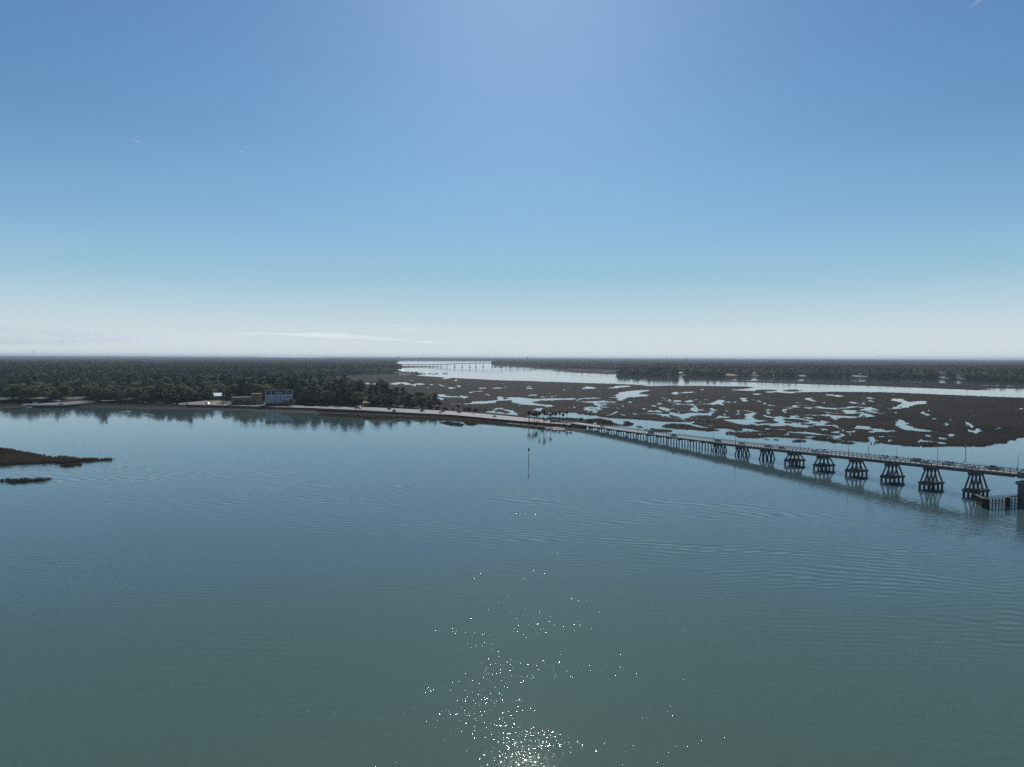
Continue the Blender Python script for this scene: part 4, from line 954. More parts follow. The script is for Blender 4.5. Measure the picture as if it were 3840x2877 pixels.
# lamps, signals and gates standing on the deck
def lamp_post(s_, o, hh, label, curved=False):
    z = bz(s_) + 0.25; p = B(s_, o, z); sg = -1 if o > 0 else 1
    t = thing('lamp_post', label, 'street lamp', tuple(p), math.atan2(BU.y, BU.x), 'lamp posts along the bridge')
    MB().tube((0, 0, 0), (0, 0, hh), 0.12, 0.08, 8).tube((0, 0, 0), (0, 0, 0.5), 0.2, 0.16, 8).build('pole', MT['steel'], t)
    dy = -sg * 1.0 if True else 0
    d = Vector((0, (-1 if o > 0 else 1), 0))
    # local +Y is left of travel; the camera side is -Y of BU or not: find it
    loc = Vector((0, 1, 0)); wy = Vector((-BU.y, BU.x, 0)); sd = -1 if (wy.dot(BN) > 0) == (o > 0) else 1
    e = Vector((0, sd * 1.7, hh + 0.75)); m_ = Vector((0, sd * 0.55, hh + 0.6))
    MB().path([(0, 0, hh - .05), m_, e], 0.05, 6).build('arm', MT['steel'], t)
    MB().box(-0.16, 0.16, e.y - 0.35, e.y + 0.35, e.z - 0.1, e.z + 0.06).build('lamp_head', MT['offwhite'], t)
for px, o, lb in ((2426, -5.2, 'slender lamp post on the bridge rail behind the black van with pale roof'),
                  (2499, 5.2, 'lamp post over the pile bents with dark pickup just past it'),
                  (2676, -5.2, 'lamp post on the far rail just short of the first splayed pier'),
                  (2757, 5.2, 'lamp post on the near rail between the first two splayed piers'),
                  (3000, -5.2, 'lamp post on the far rail above the first footed pier'),
                  (3182, 5.2, 'lamp post on the near rail following the white pickup'),
                  (3515, -5.2, 'lamp post on the far rail behind the silver sedan'),
                  (3816, 5.2, 'lamp post with curved arm beside the swing pier')):
    lamp_post(s_at(px, o), o, 7.0, lb)
def deck_thing(name, label, cat, px, o, group=None):
    s_ = s_at(px, o); return thing(name, label, cat, tuple(B(s_, o, bz(s_) + 0.22)), math.atan2(BU.y, BU.x), group)
wy = Vector((-BU.y, BU.x, 0)); SIDE = 1 if wy.dot(BN) > 0 else -1        # local Y sign towards the camera side
t = deck_thing('traffic_signal', 'traffic signal mast with two lights on an arm over the bridge', 'traffic signal', 3256, 5.1)
MB().tube((0, 0, 0), (0, 0, 6.4), 0.13, 0.11).build('pole', MT['steel'], t)
MB().tube((0, 0, 6.3), (0, -SIDE * 6.2, 6.5), 0.08, 0.06).build('mast_arm', MT['steel'], t)
for y in (2.0, 4.8):
    sb = MB().box(-0.18, 0.18, -SIDE * y - 0.22, -SIDE * y + 0.22, 6.55, 7.7).box(-0.3, 0.3, -SIDE * y - 0.34, -SIDE * y + 0.34, 7.7, 7.8).build('signal_head', MT['darksteel'], t)
def gate(name, label, px, o, L_, big=False, group=None):
    t = deck_thing(name, label, 'barrier gate', px, o, group)
    if big:
        MB().box(-0.65, 0.65, -0.5, 0.5, 0, 1.9).build('gate_housing', MT['offwhite'], t)
        cw = MB()
        for y in (-0.55, 0.55): cw.bar((-0.9, y, 1.9), (0.3, y, 3.2), 0.22, 0.4)
        cw.bar((0.3, -0.6, 3.0), (0.3, 0.6, 3.0), 0.25, 0.25); cw.build('counterweight', MT['white'], t)
    else:
        MB().box(-0.35, 0.35, -0.3, 0.3, 0, 1.2).build('gate_housing', MT['steel'], t)
    n = int(L_ / 0.6); r = 0.12 if big else 0.06; z0 = 3.0 if big else 1.1
    a = MB(); c = MB()
    for k in range(n):
        (a if k % 2 else c).box(0.2 - r, 0.2 + r, -r, r, z0 + k * 0.6, z0 + (k + 1) * 0.6)
    a.build('gate_arm', MT['white'], t); c.build('gate_stripe', MT['red'], t)
gate('barrier_gate', 'big red and white striped bridge gate arm raised beside white sedan', 3618, 5.0, 7.4, True)
gate('barrier_gate', 'slim raised gate arm on the far rail behind the white SUV', 3313, -5.1, 4.2, group='slim raised gates on the far rail')
gate('barrier_gate', 'slim raised gate arm with control box between white and charcoal SUVs', 3361, -5.1, 4.6, group='slim raised gates on the far rail')
t = deck_thing('operator_platform', 'small railed service platform hung outside the near bridge rail', 'platform', 3318, 6.0)
MB().box(-1.4, 1.4, -0.7, 0.7, -0.5, -0.3).build('floor_plate', MT['greywood'], t)
pf = MB()
for z in (0.1, 0.6): pf.box(-1.4, 1.4, SIDE * 0.66 - 0.04, SIDE * 0.66 + 0.04, z, z + 0.08)
for x in (-1.35, 0, 1.35): pf.box(x - 0.04, x + 0.04, SIDE * 0.66 - 0.04, SIDE * 0.66 + 0.04, -0.3, 0.66)
pf.build('hand_rail', MT['offwhite'], t)

# ------------------------------------------------------------------ vehicles
def car_meshes(kind):
    if kind == 'sedan': L_, W_, bl, cab, H_ = 4.8, 1.84, 0.92, [(-1.75, 0), (-1.0, 1), (0.35, 1), (1.25, 0)], 1.45
    elif kind == 'suv': L_, W_, bl, cab, H_ = 4.8, 1.95, 1.10, [(-2.3, 0), (-1.95, 1), (0.25, 1), (1.05, 0)], 1.78
    elif kind == 'van': L_, W_, bl, cab, H_ = 5.3, 2.0, 1.15, [(-2.55, 0), (-2.3, 1), (0.9, 1), (1.75, 0)], 2.05
    else: L_, W_, bl, cab, H_ = 5.8, 2.0, 1.12, [(-0.55, 0), (-0.25, 1), (0.95, 1), (1.6, 0)], 1.88
    h = L_ / 2; w_ = W_ / 2; out = {}
    def sec(x, ww, zb, zt): return [(x, -ww, zb), (x, ww, zb), (x, ww * 1.0, zb + (zt - zb) * .6), (x, ww * .93, zt), (x, -ww * .93, zt), (x, -ww * 1.0, zb + (zt - zb) * .6)]
    nose = 0.72 if kind == 'sedan' else 0.9
    b_ = MB().loft([sec(-h, w_ * .86, .42, bl * .88), sec(-h + .25, w_ * .97, .28, bl * .97), sec(-h * .4, w_, .22, bl), sec(h * .35, w_, .22, bl), sec(h - .45, w_ * .96, .26, bl * nose + .08), sec(h, w_ * .82, .4, bl * nose * .82)])
    (x0, _), (x1, _), (x2, _), (x3, _) = cab; rw = w_ * .74
    b_.add([(x0, -w_ * .9, bl), (x3, -w_ * .9, bl), (x3, w_ * .9, bl), (x0, w_ * .9, bl), (x1, -rw, H_), (x2, -rw, H_), (x2, rw, H_), (x1, rw, H_)], [(0, 1, 5, 4), (2, 3, 7, 6), (1, 2, 6, 5), (3, 0, 4, 7), (4, 5, 6, 7)])
    if kind == 'pickup':
        b_.box(-h + .12, cab[0][0] - .05, -w_ * .93, -w_ * .8, bl - .02, bl + .12).box(-h + .12, cab[0][0] - .05, w_ * .8, w_ * .93, bl - .02, bl + .12)
    out['body'] = b_.mesh('car_body')
    g_ = MB(); e = 0.012
    def lerp(a, c, t): return tuple(a[i] + (c[i] - a[i]) * t for i in range(3))
    for sg in (-1, 1):
        A, Bq, Cq, D_ = (x0, sg * w_ * .9, bl), (x3, sg * w_ * .9, bl), (x2, sg * rw, H_), (x1, sg * rw, H_)
        lo0, lo1 = lerp(A, D_, .12), lerp(Bq, Cq, .12); hi0, hi1 = lerp(A, D_, .86), lerp(Bq, Cq, .86)
        q_ = [lerp(lo0, lo1, .06), lerp(lo0, lo1, .94), lerp(hi0, hi1, .94), lerp(hi0, hi1, .06)]
        g_.add([(p[0], p[1] + sg * e, p[2]) for p in q_], [(0, 1, 2, 3)])
    for xa, xb, sx in ((x3, x2, 1), (x0, x1, -1)):
        q_ = [lerp((xa, -w_ * .9, bl), (xb, -rw, H_), .12), lerp((xa, w_ * .9, bl), (xb, rw, H_), .12), lerp((xa, w_ * .9, bl), (xb, rw, H_), .9), lerp((xa, -w_ * .9, bl), (xb, -rw, H_), .9)]
        g_.add([(p[0] + sx * e, p[1] * .93, p[2] + .006) for p in q_], [(0, 1, 2, 3)])
    out['window'] = g_.mesh('car_window'); out['window'].materials.append(MT['glass'])
    wh = MB().tube((0, -.12, 0), (0, .12, 0), .34, n=14); out['wheel'] = wh.mesh('car_wheel'); out['wheel'].materials.append(MT['tyre'])
    out['wheels'] = [(x, y) for x in (-h * .58, h * .6) for y in (-w_ * .9, w_ * .9)]
    lm_ = MB().box(-.02, .03, -.2, .2, -.07, .07); out['light'] = lm_.mesh('car_lamp')
    out['dim'] = (h, w_, bl, nose)
    return out
CM = {k: car_meshes(k) for k in ('sedan', 'suv', 'van', 'pickup')}
MT['tail'] = mat('tail lamp plastic', (0.25, 0.01, 0.01), 0.3, var=0.1)
def car(kind, paint, label, loc, d, pitch=0.0, group=None, paint_roof=None):
    nm = {'sedan': 'car', 'suv': 'sport_utility_vehicle', 'van': 'van', 'pickup': 'pickup_truck'}[kind]
    cat = {'sedan': 'car', 'suv': 'SUV', 'van': 'van', 'pickup': 'pickup truck'}[kind]
    t = thing(nm, label, cat, loc, 0, group); t.rotation_euler = (0, -pitch, math.atan2(d.y, d.x))
    c_ = CM[kind]
    def colored(key, m):
        kk = (key, m)
        if kk not in c_:
            me = c_[key].copy(); me.materials.clear(); me.materials.append(MT[m]); c_[kk] = me
        return c_[kk]
    link('body', colored('body', 'car_' + paint), t); link('window', c_['window'], t)
    for x, y in c_['wheels']: link('wheel', c_['wheel'], t, (x, y, .34))
    h, w_, bl, nose = c_['dim']
    for y in (-.62, .62):
        link('headlight', colored('light', 'white'), t, (h - .02, y * w_, bl * nose * .72)); link('tail_light', colored('light', 'tail'), t, (-h - .0, y * w_, bl * .72))
    return t
bridge_cars = [
    ('sedan', 'silver', 2259, 2.0, 'silver sedan just leaving the shore end of the bridge'),
    ('van', 'dark', 2441, 2.0, 'black van beside a lamp post on the low part of the bridge'),
    ('pickup', 'dark', 2525.5, 2.0, 'dark pickup truck over the pile bents of the bridge'),
    ('suv', 'dark', 2693, 2.0, 'black SUV above the first splayed pier'),
    ('sedan', 'silver', 2783.6, 2.0, 'silver sedan above the second splayed pier'),
    ('suv', 'beige', 2882, 2.0, 'brownish grey SUV above the third splayed pier'),
    ('sedan', 'grey', 2932, 2.0, 'grey sedan close behind the brownish SUV on the bridge'),
    ('suv', 'white', 3060, 2.0, 'white SUV overlapping a white pickup on the bridge'),
    ('pickup', 'white', 3092, -1.9, 'white pickup truck passing the white SUV'),
    ('suv', 'white', 3311.4, -1.9, 'large white SUV by the slim gate and service platform'),
    ('suv', 'grey', 3433.5, -1.9, 'charcoal SUV between the slim gates and the silver sedan'),
    ('sedan', 'silver', 3473, 2.0, 'silver sedan above the tall footed pier before the striped gate'),
    ('suv', 'silver', 3554.6, -1.9, 'silver SUV just short of the striped gate'),
    ('sedan', 'white', 3648, 2.0, 'white sedan right beside the striped gate housing'),
    ('pickup', 'grey', 3727, -1.9, 'charcoal pickup truck nearest to the swing pier')]
for kind, pt_, px, o, lb in bridge_cars:
    s_ = s_at(px, o); p = B(s_, o, bz(s_) + 0.005); gr = math.atan((bz(s_ + 3) - bz(s_ - 3)) / 6)
    sg = 1 if o > 0 else -1
    car(kind, pt_, lb, tuple(p), BU * sg, gr * sg, 'vehicles on the bridge')
def road_dir(x):
    a, c = P(x - 20, interp(L3, x - 20), Z3), P(x + 20, interp(L3, x + 20), Z3); d = (c - a); d.z = 0; return d.normalized()
def on_road(px, k):
    y = interp(L3, px) * (1 - k) + interp(L4, px) * k; p = P(px, y, Z3 + 0.006); return p
cw = [('suv', 'grey', 1459, .62, -1, 'grey SUV on the causeway behind the utility truck'), ('pickup', 'dark', 1583, .5, -1, 'black pickup truck halfway along the open causeway'),
      ('sedan', 'white', 1653, .25, 1, 'white car with sun glint on the causeway front lane'), ('suv', 'red', 1659, .62, -1, 'dark red SUV beside the glinting white car'),
      ('suv', 'dark', 1721, .72, -1, 'black SUV on the causeway behind the red and white pair'), ('sedan', 'silver', 1855, .5, -1, 'silver sedan on the causeway short of the palms'),
      ('sedan', 'dark', 2046, .75, -1, 'dark sedan parked behind the palms'), ('suv', 'dark', 2071, .5, -1, 'dark SUV on the road among the palms'), ('suv', 'grey', 2085, .68, -1, 'grey SUV near the last palms before the bridge'),
      ('sedan', 'grey', 2100, .6, -1, 'grey sedan third from the bridge end'), ('sedan', 'white', 2118, .45, -1, 'white sedan next to the bridge parapet on the causeway'),
      ('sedan', 'dark', 704, .35, 1, 'dark car with bright roof where the drive meets the causeway'), ('sedan', 'beige', 779, .45, -1, 'tan car on the road below the park')]
for kind, pt_, px, k, sg, lb in cw:
    car(kind, pt_, lb, tuple(on_road(px, k)), road_dir(px) * sg, 0, 'vehicles on the causeway')
# utility truck with boom
p = on_road(1341, .45); d = road_dir(1341)
t = thing('utility_truck', 'white utility truck with a folded boom on the causeway', 'truck', tuple(p), math.atan2(d.y, d.x))
MB().loft([[(2.2, -1.15, .55), (2.2, 1.15, .55), (2.2, 1.1, 1.7), (2.2, .95, 2.6), (2.2, -.95, 2.6), (2.2, -1.1, 1.7)], [(3.2, -1.15, .55), (3.2, 1.15, .55), (3.2, 1.1, 1.7), (3.0, .9, 2.55), (3.0, -.9, 2.55), (3.2, -1.1, 1.7)], [(4.6, -1.05, .6), (4.6, 1.05, .6), (4.6, 1.0, 1.3), (4.5, .8, 1.45), (4.5, -.8, 1.45), (4.6, -1.0, 1.3)]]).build('cab', MT['white'], t)
MB().box(-3.6, 2.0, -1.2, 1.2, .7, .95).box(-3.5, 1.8, -1.2, -.7, .95, 1.9).box(-3.5, 1.8, .7, 1.2, .95, 1.9).build('utility_body', MT['steel'], t)
MB().tube((-1.0, 0, .95), (-1.0, 0, 2.9), .35, .3).bar((-1.2, 0, 3.0), (3.6, 0, 3.25), .45, .45).bar((-1.2, .35, 3.4), (3.4, .35, 3.75), .32, .32).build('boom', MT['offwhite'], t)
MB().box(3.4, 4.4, -.1, .9, 2.9, 3.9).build('bucket', MT['offwhite'], t)
for x in (-2.4, 3.5):
    for y in (-1.05, 1.05): link('wheel', CM['sedan']['wheel'], t, (x, y, .5)).scale = (1.45, 1.3, 1.45)
# cars at the landing and in the park
for kind, pt_, px, py, z, a, lb in (('pickup', 'beige', 231, 1517.4, 2.66, 0.15, 'tan pickup parked on the sea wall edge of the landing'), ('pickup', 'white', 133, 1513.2, 2.66, 0.5, 'white pickup at the top of the boat ramp'),
        ('van', 'white', 215, 1506.5, 2.66, 0.2, 'white van on the far side of the landing lot'), ('suv', 'silver', 272, 1504.5, 2.66, 1.2, 'silver SUV beside the trees at the landing lot'), ('sedan', 'dark', 150, 1513.5, 2.66, 0.9, 'dark car beside the ramp pickup'),
        ('sedan', 'white', 10, 1493.5, 2.46, 0.2, 'white car in the bay by the left edge of the photo'), ('suv', 'white', 34, 1494, 2.46, 0.3, 'white SUV second along in the bay under the trees'), ('van', 'white', 62, 1494.5, 2.46, 0.1, 'white van third along in the bay under the trees')):
    car(kind, pt_, lb, tuple(P(px, py, z)), Vector((math.cos(a), math.sin(a), 0)), 0, 'vehicles parked at the boat landing')
# ------------------------------------------------------------------ palms
def palm_meshes(seed):
    g = np.random.default_rng(seed); V = []; F = []; n0 = 0
    N_ = 46
    for k in range(N_):
        el = g.uniform(-0.75, 1.35); az = g.uniform(0, 2 * PI); ln = g.uniform(1.35, 1.85)
        d = np.array([math.cos(az) * math.cos(el), math.sin(az) * math.cos(el), math.sin(el)])
        sd = np.array([-math.sin(az), math.cos(az), 0]); up = np.cross(d, sd)
        base = np.array([0, 0, 0.0]); mid = d * ln * .55
        fan = [base]
        for j in range(9):
            t = (j - 4) / 4 * 1.15
            fan.append(mid + (d * math.cos(t) + sd * math.sin(t)) * ln * .5 * (1 if j % 2 == 0 else .72) - np.array([0, 0, abs(t) * .18]))
        o = n0
        V += fan; n0 += 10
        for j in range(1, 9): F.append((o, o + j, o + j + 1))
    me = np_mesh('palm_crown', np.array(V), np.array(F), MT['palm']); return me
pcr = [palm_meshes(300 + i) for i in range(3)]
cz = lambda x, y: (1900 + x / 7.373, 1540 + y / 7.373)
palms = [(610, 318, 605, 62, 'first palm at the left end of the causeway clump'), (633, 322, 632, 78, 'palm leaning against the leftmost one'), (730, 392, 722, 110, 'tall palm rooted on the sand left of the dense clump'),
         (770, 322, 765, 122, 'palm with low crown in the dense left clump'), (815, 322, 805, 66, 'tallest palm of the dense left clump'), (865, 320, 838, 142, 'leaning palm with the lowest crown in the left clump'),
         (910, 438, 905, 96, 'palm rooted lowest on the beach beside the wooden post'), (985, 240, 985, 46, 'palm behind the road with high crown near the middle'), (1022, 436, 1022, 52, 'highest palm of the middle pair on the sand'),
         (1062, 436, 1058, 92, 'right hand palm of the middle pair on the sand'), (1120, 252, 1130, 106, 'short palm behind the road next to the middle pair'), (1222, 432, 1213, 130, 'lone palm standing on the beach right of the middle pair'),
         (1280, 262, 1272, 96, 'palm behind the road between the lone beach palm and the last group'), (1355, 264, 1355, 104, 'first of the four spaced palms toward the bridge'), (1460, 262, 1460, 80, 'second of the four spaced palms toward the bridge'),
         (1557, 268, 1560, 122, 'thick low crowned palm, third of the four toward the bridge'), (1662, 268, 1665, 60, 'tall thin palm nearest to the bridge')]
for i, (bx, by, tx, ty, lb) in enumerate(palms):
    px, py = cz(bx, by); z0 = 0.8 if by > 380 else (2.0 if by > 300 else 2.3)
    p = P(px, py, z0); qx, qy = cz(tx, ty)
    h = zat(p.x, p.y, qy) - z0; dx = (qx - px) / FPX * p.y
    t = thing('palm_tree', lb, 'palm tree', tuple(p), 0, 'palms along the causeway near the bridge')
    m_ = MB(); prev = Vector((0, 0, -.4))
    for k in range(1, 6):
        c_ = Vector((dx * (k / 5) ** 1.5, 0, h * k / 5)); m_.tube(prev, c_, .24 - .015 * k, .22 - .015 * k, 8, False); prev = c_
    m_.build('trunk', MT['palmtrunk'], t)
    c_ = link('crown', pcr[i % 3], t, (dx, 0, h)); c_.scale = (1.04,) * 3; c_.rotation_euler = (0, 0, i * 1.3)
# shrubs
bush = [crown('bush', 400 + i) for i in range(3)]
shrubs = [(1476, 1548.5, 1.5, 'single bushy shrub standing on the causeway bank'), (2116, 1600, .9, 'scrubby bush beside the beach at the bridge end'), (2140, 1606, 1.0, 'dark bush under the bridge end'),
          (2182, 1578, 1.2, 'shrub in the marsh strip behind the bridge end'), (2216, 1588, 1.3, 'round shrub behind the bridge rail'),
          (1545, 1533, 2.4, 'rounded shrub tree at the road edge of the wooded point'), (1612, 1537, 2.2, 'large shrub between the point and the reedy verge'), (1640, 1538, 1.8, 'shrub at the outer end of the wooded point'),
          (1672, 1540, 1.6, 'small tree like shrub on the marsh side verge'), (1700, 1541.5, 1.3, 'low shrub on the verge left of the shore cabbage palm'), (1760, 1545, 1.9, 'leafy shrub on the verge with bright pool behind'), (1782, 1547, 1.8, 'shrub at the right end of the verge thicket'), (1742, 1544, 1.7, 'shrub at the left end of the verge thicket'),
          (2060, 1574.5, 1.0, 'low shrub behind the road among the palms'), (2087, 1581, .8, 'small roadside bush below the last palms')]
for i, (px, py, sc, lb) in enumerate(shrubs):
    t = tag(link('shrub', bush[i % 3], None, tuple(P(px, py, 2.2 if px < 2000 and px != 1476 else 1.2))), lb, 'shrub', 'shrubs along the causeway'); t.scale = (sc,) * 3; t.rotation_euler = (0, 0, i)
p = P(1720, 1543, 2.3); t = thing('palm_tree', 'solitary low palm on the verge before the reedy thicket', 'palm tree', tuple(p))
MB().tube((0, 0, -.3), (0, 0, 5.2), .25, .2).build('trunk', MT['palmtrunk'], t); c_ = link('crown', pcr[0], t, (0, 0, 5.4)); c_.scale = (1.3,) * 3

# ------------------------------------------------------------------ causeway furniture
gr = MB(); a0 = None
gp_ = [P(x, interp(L4, x) - 0.6, 0) for x in range(1560, 2132, 14)]
gxy = [(P(x, interp(L4, x) - 0.6, Z3).x, P(x, interp(L4, x) - 0.6, Z3).y) for x in range(1560, 2132, 14)]
t = thing('guard_rail', 'long dark guard rail along the marsh side of the causeway', 'guard rail', (gxy[0][0], gxy[0][1], 2.2))
o0 = Vector((gxy[0][0], gxy[0][1], 2.2)); rl = MB(); ps = MB()
for (xa, ya), (xb, yb) in zip(gxy[:-1], gxy[1:]): rl.bar(Vector((xa, ya, 3.3)) - o0, Vector((xb, yb, 3.3)) - o0, .12, .4)
for xa, ya in gxy: ps.tube(Vector((xa, ya, 1.9)) - o0, Vector((xa, ya, 3.45)) - o0, .09)
rl.build('rail', MT['darksteel'], t); ps.build('post', MT['darksteel'], t)
gxy2 = [(P(x, interp(L3, x) + 0.3, Z3)) for x in range(1968, 2132, 8)]
t = thing('post_fence', 'row of thin posts along the front edge of the road by the palms', 'fence', tuple(gxy2[0])); ps = MB(); 
for p in gxy2: ps.tube(p - gxy2[0] - Vector((0, 0, .5)), p - gxy2[0] + Vector((0, 0, 1.1)), .06, n=5)
for a, c in zip(gxy2[:-1], gxy2[1:]): ps.bar(a - gxy2[0] + Vector((0, 0, .95)), c - gxy2[0] + Vector((0, 0, .95)), .05, .1)
ps.build('post', MT['timber'], t)
def sign(px, py, z0, h, label, col, w_=.7, hh=.7, cat='sign'):
    p = P(px, py, z0); t = thing('road_sign', label, cat, tuple(p), 0)
    MB().tube((0, 0, -.3), (0, 0, h), .05, n=6).build('post', MT['steel'], t)
    MB().box(-w_ / 2, w_ / 2, -.06, -.02, h - hh, h + .1).build('sign_panel', MT[col], t)
sign(1967, 1581.5, 2.5, 2.8, 'small dark road sign on a post left of the palms', 'darksteel')
sign(1776, 1560.5, 2.6, 2.6, 'small road sign on the causeway edge near the black SUV', 'darksteel')
sign(1822, 1549.5, 2.5, 4.0, 'green road sign on the marsh side of the causeway', 'green', 2.6, 1.6)
sign(2104, 1579.5, 2.5, 2.8, 'round pale sign by the road just before the bridge', 'offwhite')
for px, py, ytop, lb in ((2176, 1571.5, 1553, 'lamp post in the marsh strip right of the palms'), (2205, 1572.5, 1561, 'short pole in the marsh strip beyond the lamp post'), (1519, 1541, 1497, 'tall street lamp on the causeway beside the wooded point'), (1801, 1562, 1519, 'tall street lamp on the causeway near the verge thicket')):
    z0 = .5 if px > 2000 else Z3; p = P(px, py, z0); h = zat(p.x, p.y, ytop) - z0; t = thing('lamp_post', lb, 'street lamp', tuple(p))
    MB().tube((0, 0, -.5), (0, 0, h), .11, .07, 7).build('pole', MT['steel'], t); MB().tube((0, 0, h - .1), (1.3, -.3, h + .35), .05).build('arm', MT['steel'], t)
    MB().box(.95, 1.65, -.45, -.15, h + .28, h + .42).build('lamp_head', MT['darksteel'], t)
# channel marker
p = P(1983, 1736, 0); h = zat(p.x, p.y, 1682.5); t = thing('channel_marker', 'lone dark channel marker pile standing in open water', 'marker', tuple(p))
MB().tube((0, 0, -2), (0, 0, h), .2, .14, 10).build('pile', MT['pile'], t); MB().box(-.5, .5, -.42, -.30, h - 1.3, h + .1).box(-.3, .3, -.3, .3, h, h + .35).build('marker_board', MT['darksteel'], t)
p = P(1983, 1392.0, 0)
# beach clutter: beached skiff and rocks
p = P(2051, 1595.5, .9); t = thing('skiff', 'small white skiff pulled up on the sand by the palms', 'boat', tuple(p), .5)
def hull(mb, L_, W_, dr, fb_h, n=9):
    secs = []
    for i in range(n):
        u = i / (n - 1); x = -L_ / 2 + L_ * u; ww = W_ / 2 * (0.78 + 0.22 * math.sin(PI * min(1, u * 1.25) * .8)) * (1 if u < .55 else max(0.03, 1 - ((u - .55) / .45) ** 2)); top = fb_h * (1 + .25 * max(0, u - .5))
        secs.append([(x, -ww, top), (x, -ww * .85, 0), (x, 0, -dr * math.sin(PI * min(1, .15 + u * .85))), (x, ww * .85, 0), (x, ww, top)])
    return mb.loft(secs)
hull(MB(), 4.4, 1.7, .25, .55).build('hull', MT['white'], t); MB().box(-1.2, -.9, -.6, .6, .45, .55).box(.2, .5, -.6, .6, .45, .55).build('bench', MT['greywood'], t)
p = P(2056, 1611.5, .2); t = thing('dinghy', 'dinghy under a navy cover at the water edge by the beach', 'boat', tuple(p), -.1)
hull(MB(), 5.0, 1.9, .3, .6).build('hull', MT['offwhite'], t); MB().loft([[(-2.2, -.9, .62), (-2.2, 0, .8), (-2.2, .9, .62)], [(0, -1.0, .64), (0, 0, 1.1), (0, 1.0, .64)], [(1.9, -.5, .7), (1.9, 0, .85), (1.9, .5, .7)]]).build('cover', MT['navy'], t)
g_ = random.Random(5)
for i, (px, py, r, lb) in enumerate(((2122, 1610, .8, 'dark boulder at the edge of the beach'), (2133, 1612, .6, 'small rock right of the beach boulder'), (2146, 1612.5, .7, 'rock below the bridge end bushes'), (2153, 1611.5, .55, 'pale rock at the foot of the bridge end'), (2170, 1613, .9, 'large rock under the first bridge bay'), (2186, 1612, .8, 'rock beside the first bridge piles'))):
    bm = bmesh.new(); bmesh.ops.create_icosphere(bm, subdivisions=2, radius=r)
    for v in bm.verts: v.co *= 1 + g_.uniform(-.2, .2); v.co.z *= .65
    me = bpy.data.meshes.new('rock'); bm.to_mesh(me); bm.free(); me.materials.append(MT['sand'] if i == 3 else MT['concrete_dark'])
    tag(link('rock', me, None, tuple(P(px, py, .3))), lb, 'rock', 'shore rocks at the bridge end')
# boardwalk
bwp = [P(x, y, 1.3) for x, y in Z(1600, 1400, 4.424, [(140, 484), (290, 490), (440, 500), (565, 520)])]
t = thing('boardwalk', 'grey wooden boardwalk over the marsh beyond the wooded point', 'boardwalk', tuple(bwp[0])); dk = MB(); pl = MB()
for a, c in zip(bwp[:-1], bwp[1:]):
    dk.bar(a - bwp[0], c - bwp[0], 2.4, .2); dk.bar(a - bwp[0] + Vector((0, -1.2, 1)), c - bwp[0] + Vector((0, -1.2, 1)), .1, .15)
    for k in range(7):
        q_ = a.lerp(c, k / 7) - bwp[0]
        for y in (-1.1, 1.1): pl.tube(q_ + Vector((0, y, -2.4)), q_ + Vector((0, y, 1.0)), .12, n=6)
dk.build('deck', MT['greywood'], t); pl.build('post', MT['greywood'], t)
t = tag(poly_sheet('ramp', [tuple(P(x, y, z)) for x, y, z in ((1690, 1513.5, .9), (1725, 1514, .9), (1728, 1517, .8), (1692, 1517, .8))], MT['sand']), 'pale sandy patch where the boardwalk ends', 'ground', kind='structure')

# ------------------------------------------------------------------ boat landing
ld = [(128, 1519.5), (168, 1520.0), (240.5, 1520.0), (365, 1508), (352, 1502.5), (300, 1503), (235, 1508), (141, 1513), (95, 1514.5), (80, 1517.5), (84, 1519)]
tag(poly_sheet('parking_lot', [tuple(P(x, y, 2.65)) for x, y in ld], MT['asphalt']), 'pale paved lot of the boat landing behind the sea wall', 'parking lot', kind='structure')
sw = [P(x, y, 2.75) for x, y in ((166, 1519.8), (240.5, 1519.8), (300, 1514.5), (366, 1507.5))]
t = thing('sea_wall', 'dark concrete sea wall around the boat landing lot', 'wall', tuple(sw[0])); wl = MB(); cp = MB()
for a, c in zip(sw[:-1], sw[1:]):
    wl.bar(a - sw[0] - Vector((0, 0, 1.9)), c - sw[0] - Vector((0, 0, 1.9)), .8, 3.6); cp.bar(a - sw[0], c - sw[0], 1.0, .22)
wl.build('wall_face', MT['pile'], t); cp.build('coping', MT['concrete_dark'], t)
rp = [P(135, 1520, 2.6), P(166, 1520.5, 2.6), P(150, 1530, -.6), P(98, 1530, -.6)]
tag(poly_sheet('ramp', [tuple(x) for x in rp], MT['concrete_dark']), 'sloping concrete boat ramp into the water', 'ramp', kind='structure')
for a, c, lb in (((152, 1519.5), (109, 1528.4), 'bright white floating dock along the right of the boat ramp'), ((137, 1520.5), (96, 1527.8), 'bright white floating dock along the left of the boat ramp')):
    A_, C_ = P(*a, .9), P(*c, .45); t = thing('floating_dock', lb, 'dock', tuple(C_), 0, 'ramp docks')
    MB().bar(Vector(), A_ - C_, 2.2, .25).build('deck', MT['white'], t); f2 = MB()
    for k in range(4): q_ = (A_ - C_) * (k / 4); f2.box(q_.x - .8, q_.x + .8, q_.y - 1, q_.y + 1, q_.z - .6, q_.z - .13)
    f2.build('float', MT['pile'], t)
pp = [P(x, y, 1.6) for x, y in ((-80, 1528.5), (0, 1529.3), (44, 1529.5), (86, 1525.5), (126, 1518.5))]
t = thing('fishing_pier', 'low grey fishing pier with tall piles running out left of the ramp', 'pier', tuple(pp[2])); dk = MB(); pl = MB()
for a, c in zip(pp[:-1], pp[1:]):
    dk.bar(a - pp[2], c - pp[2], 2.6, .3)
    for k in range(5):
        q_ = a.lerp(c, k / 5) - pp[2]
        for y in (-1.2, 1.2): pl.tube(q_ + Vector((0, y, -3)), q_ + Vector((0, y, 1.1 + (2.2 if k == 2 else 0))), .17, n=6)
dk.build('deck', MT['greywood'], t); pl.build('pile', MT['greywood'], t)

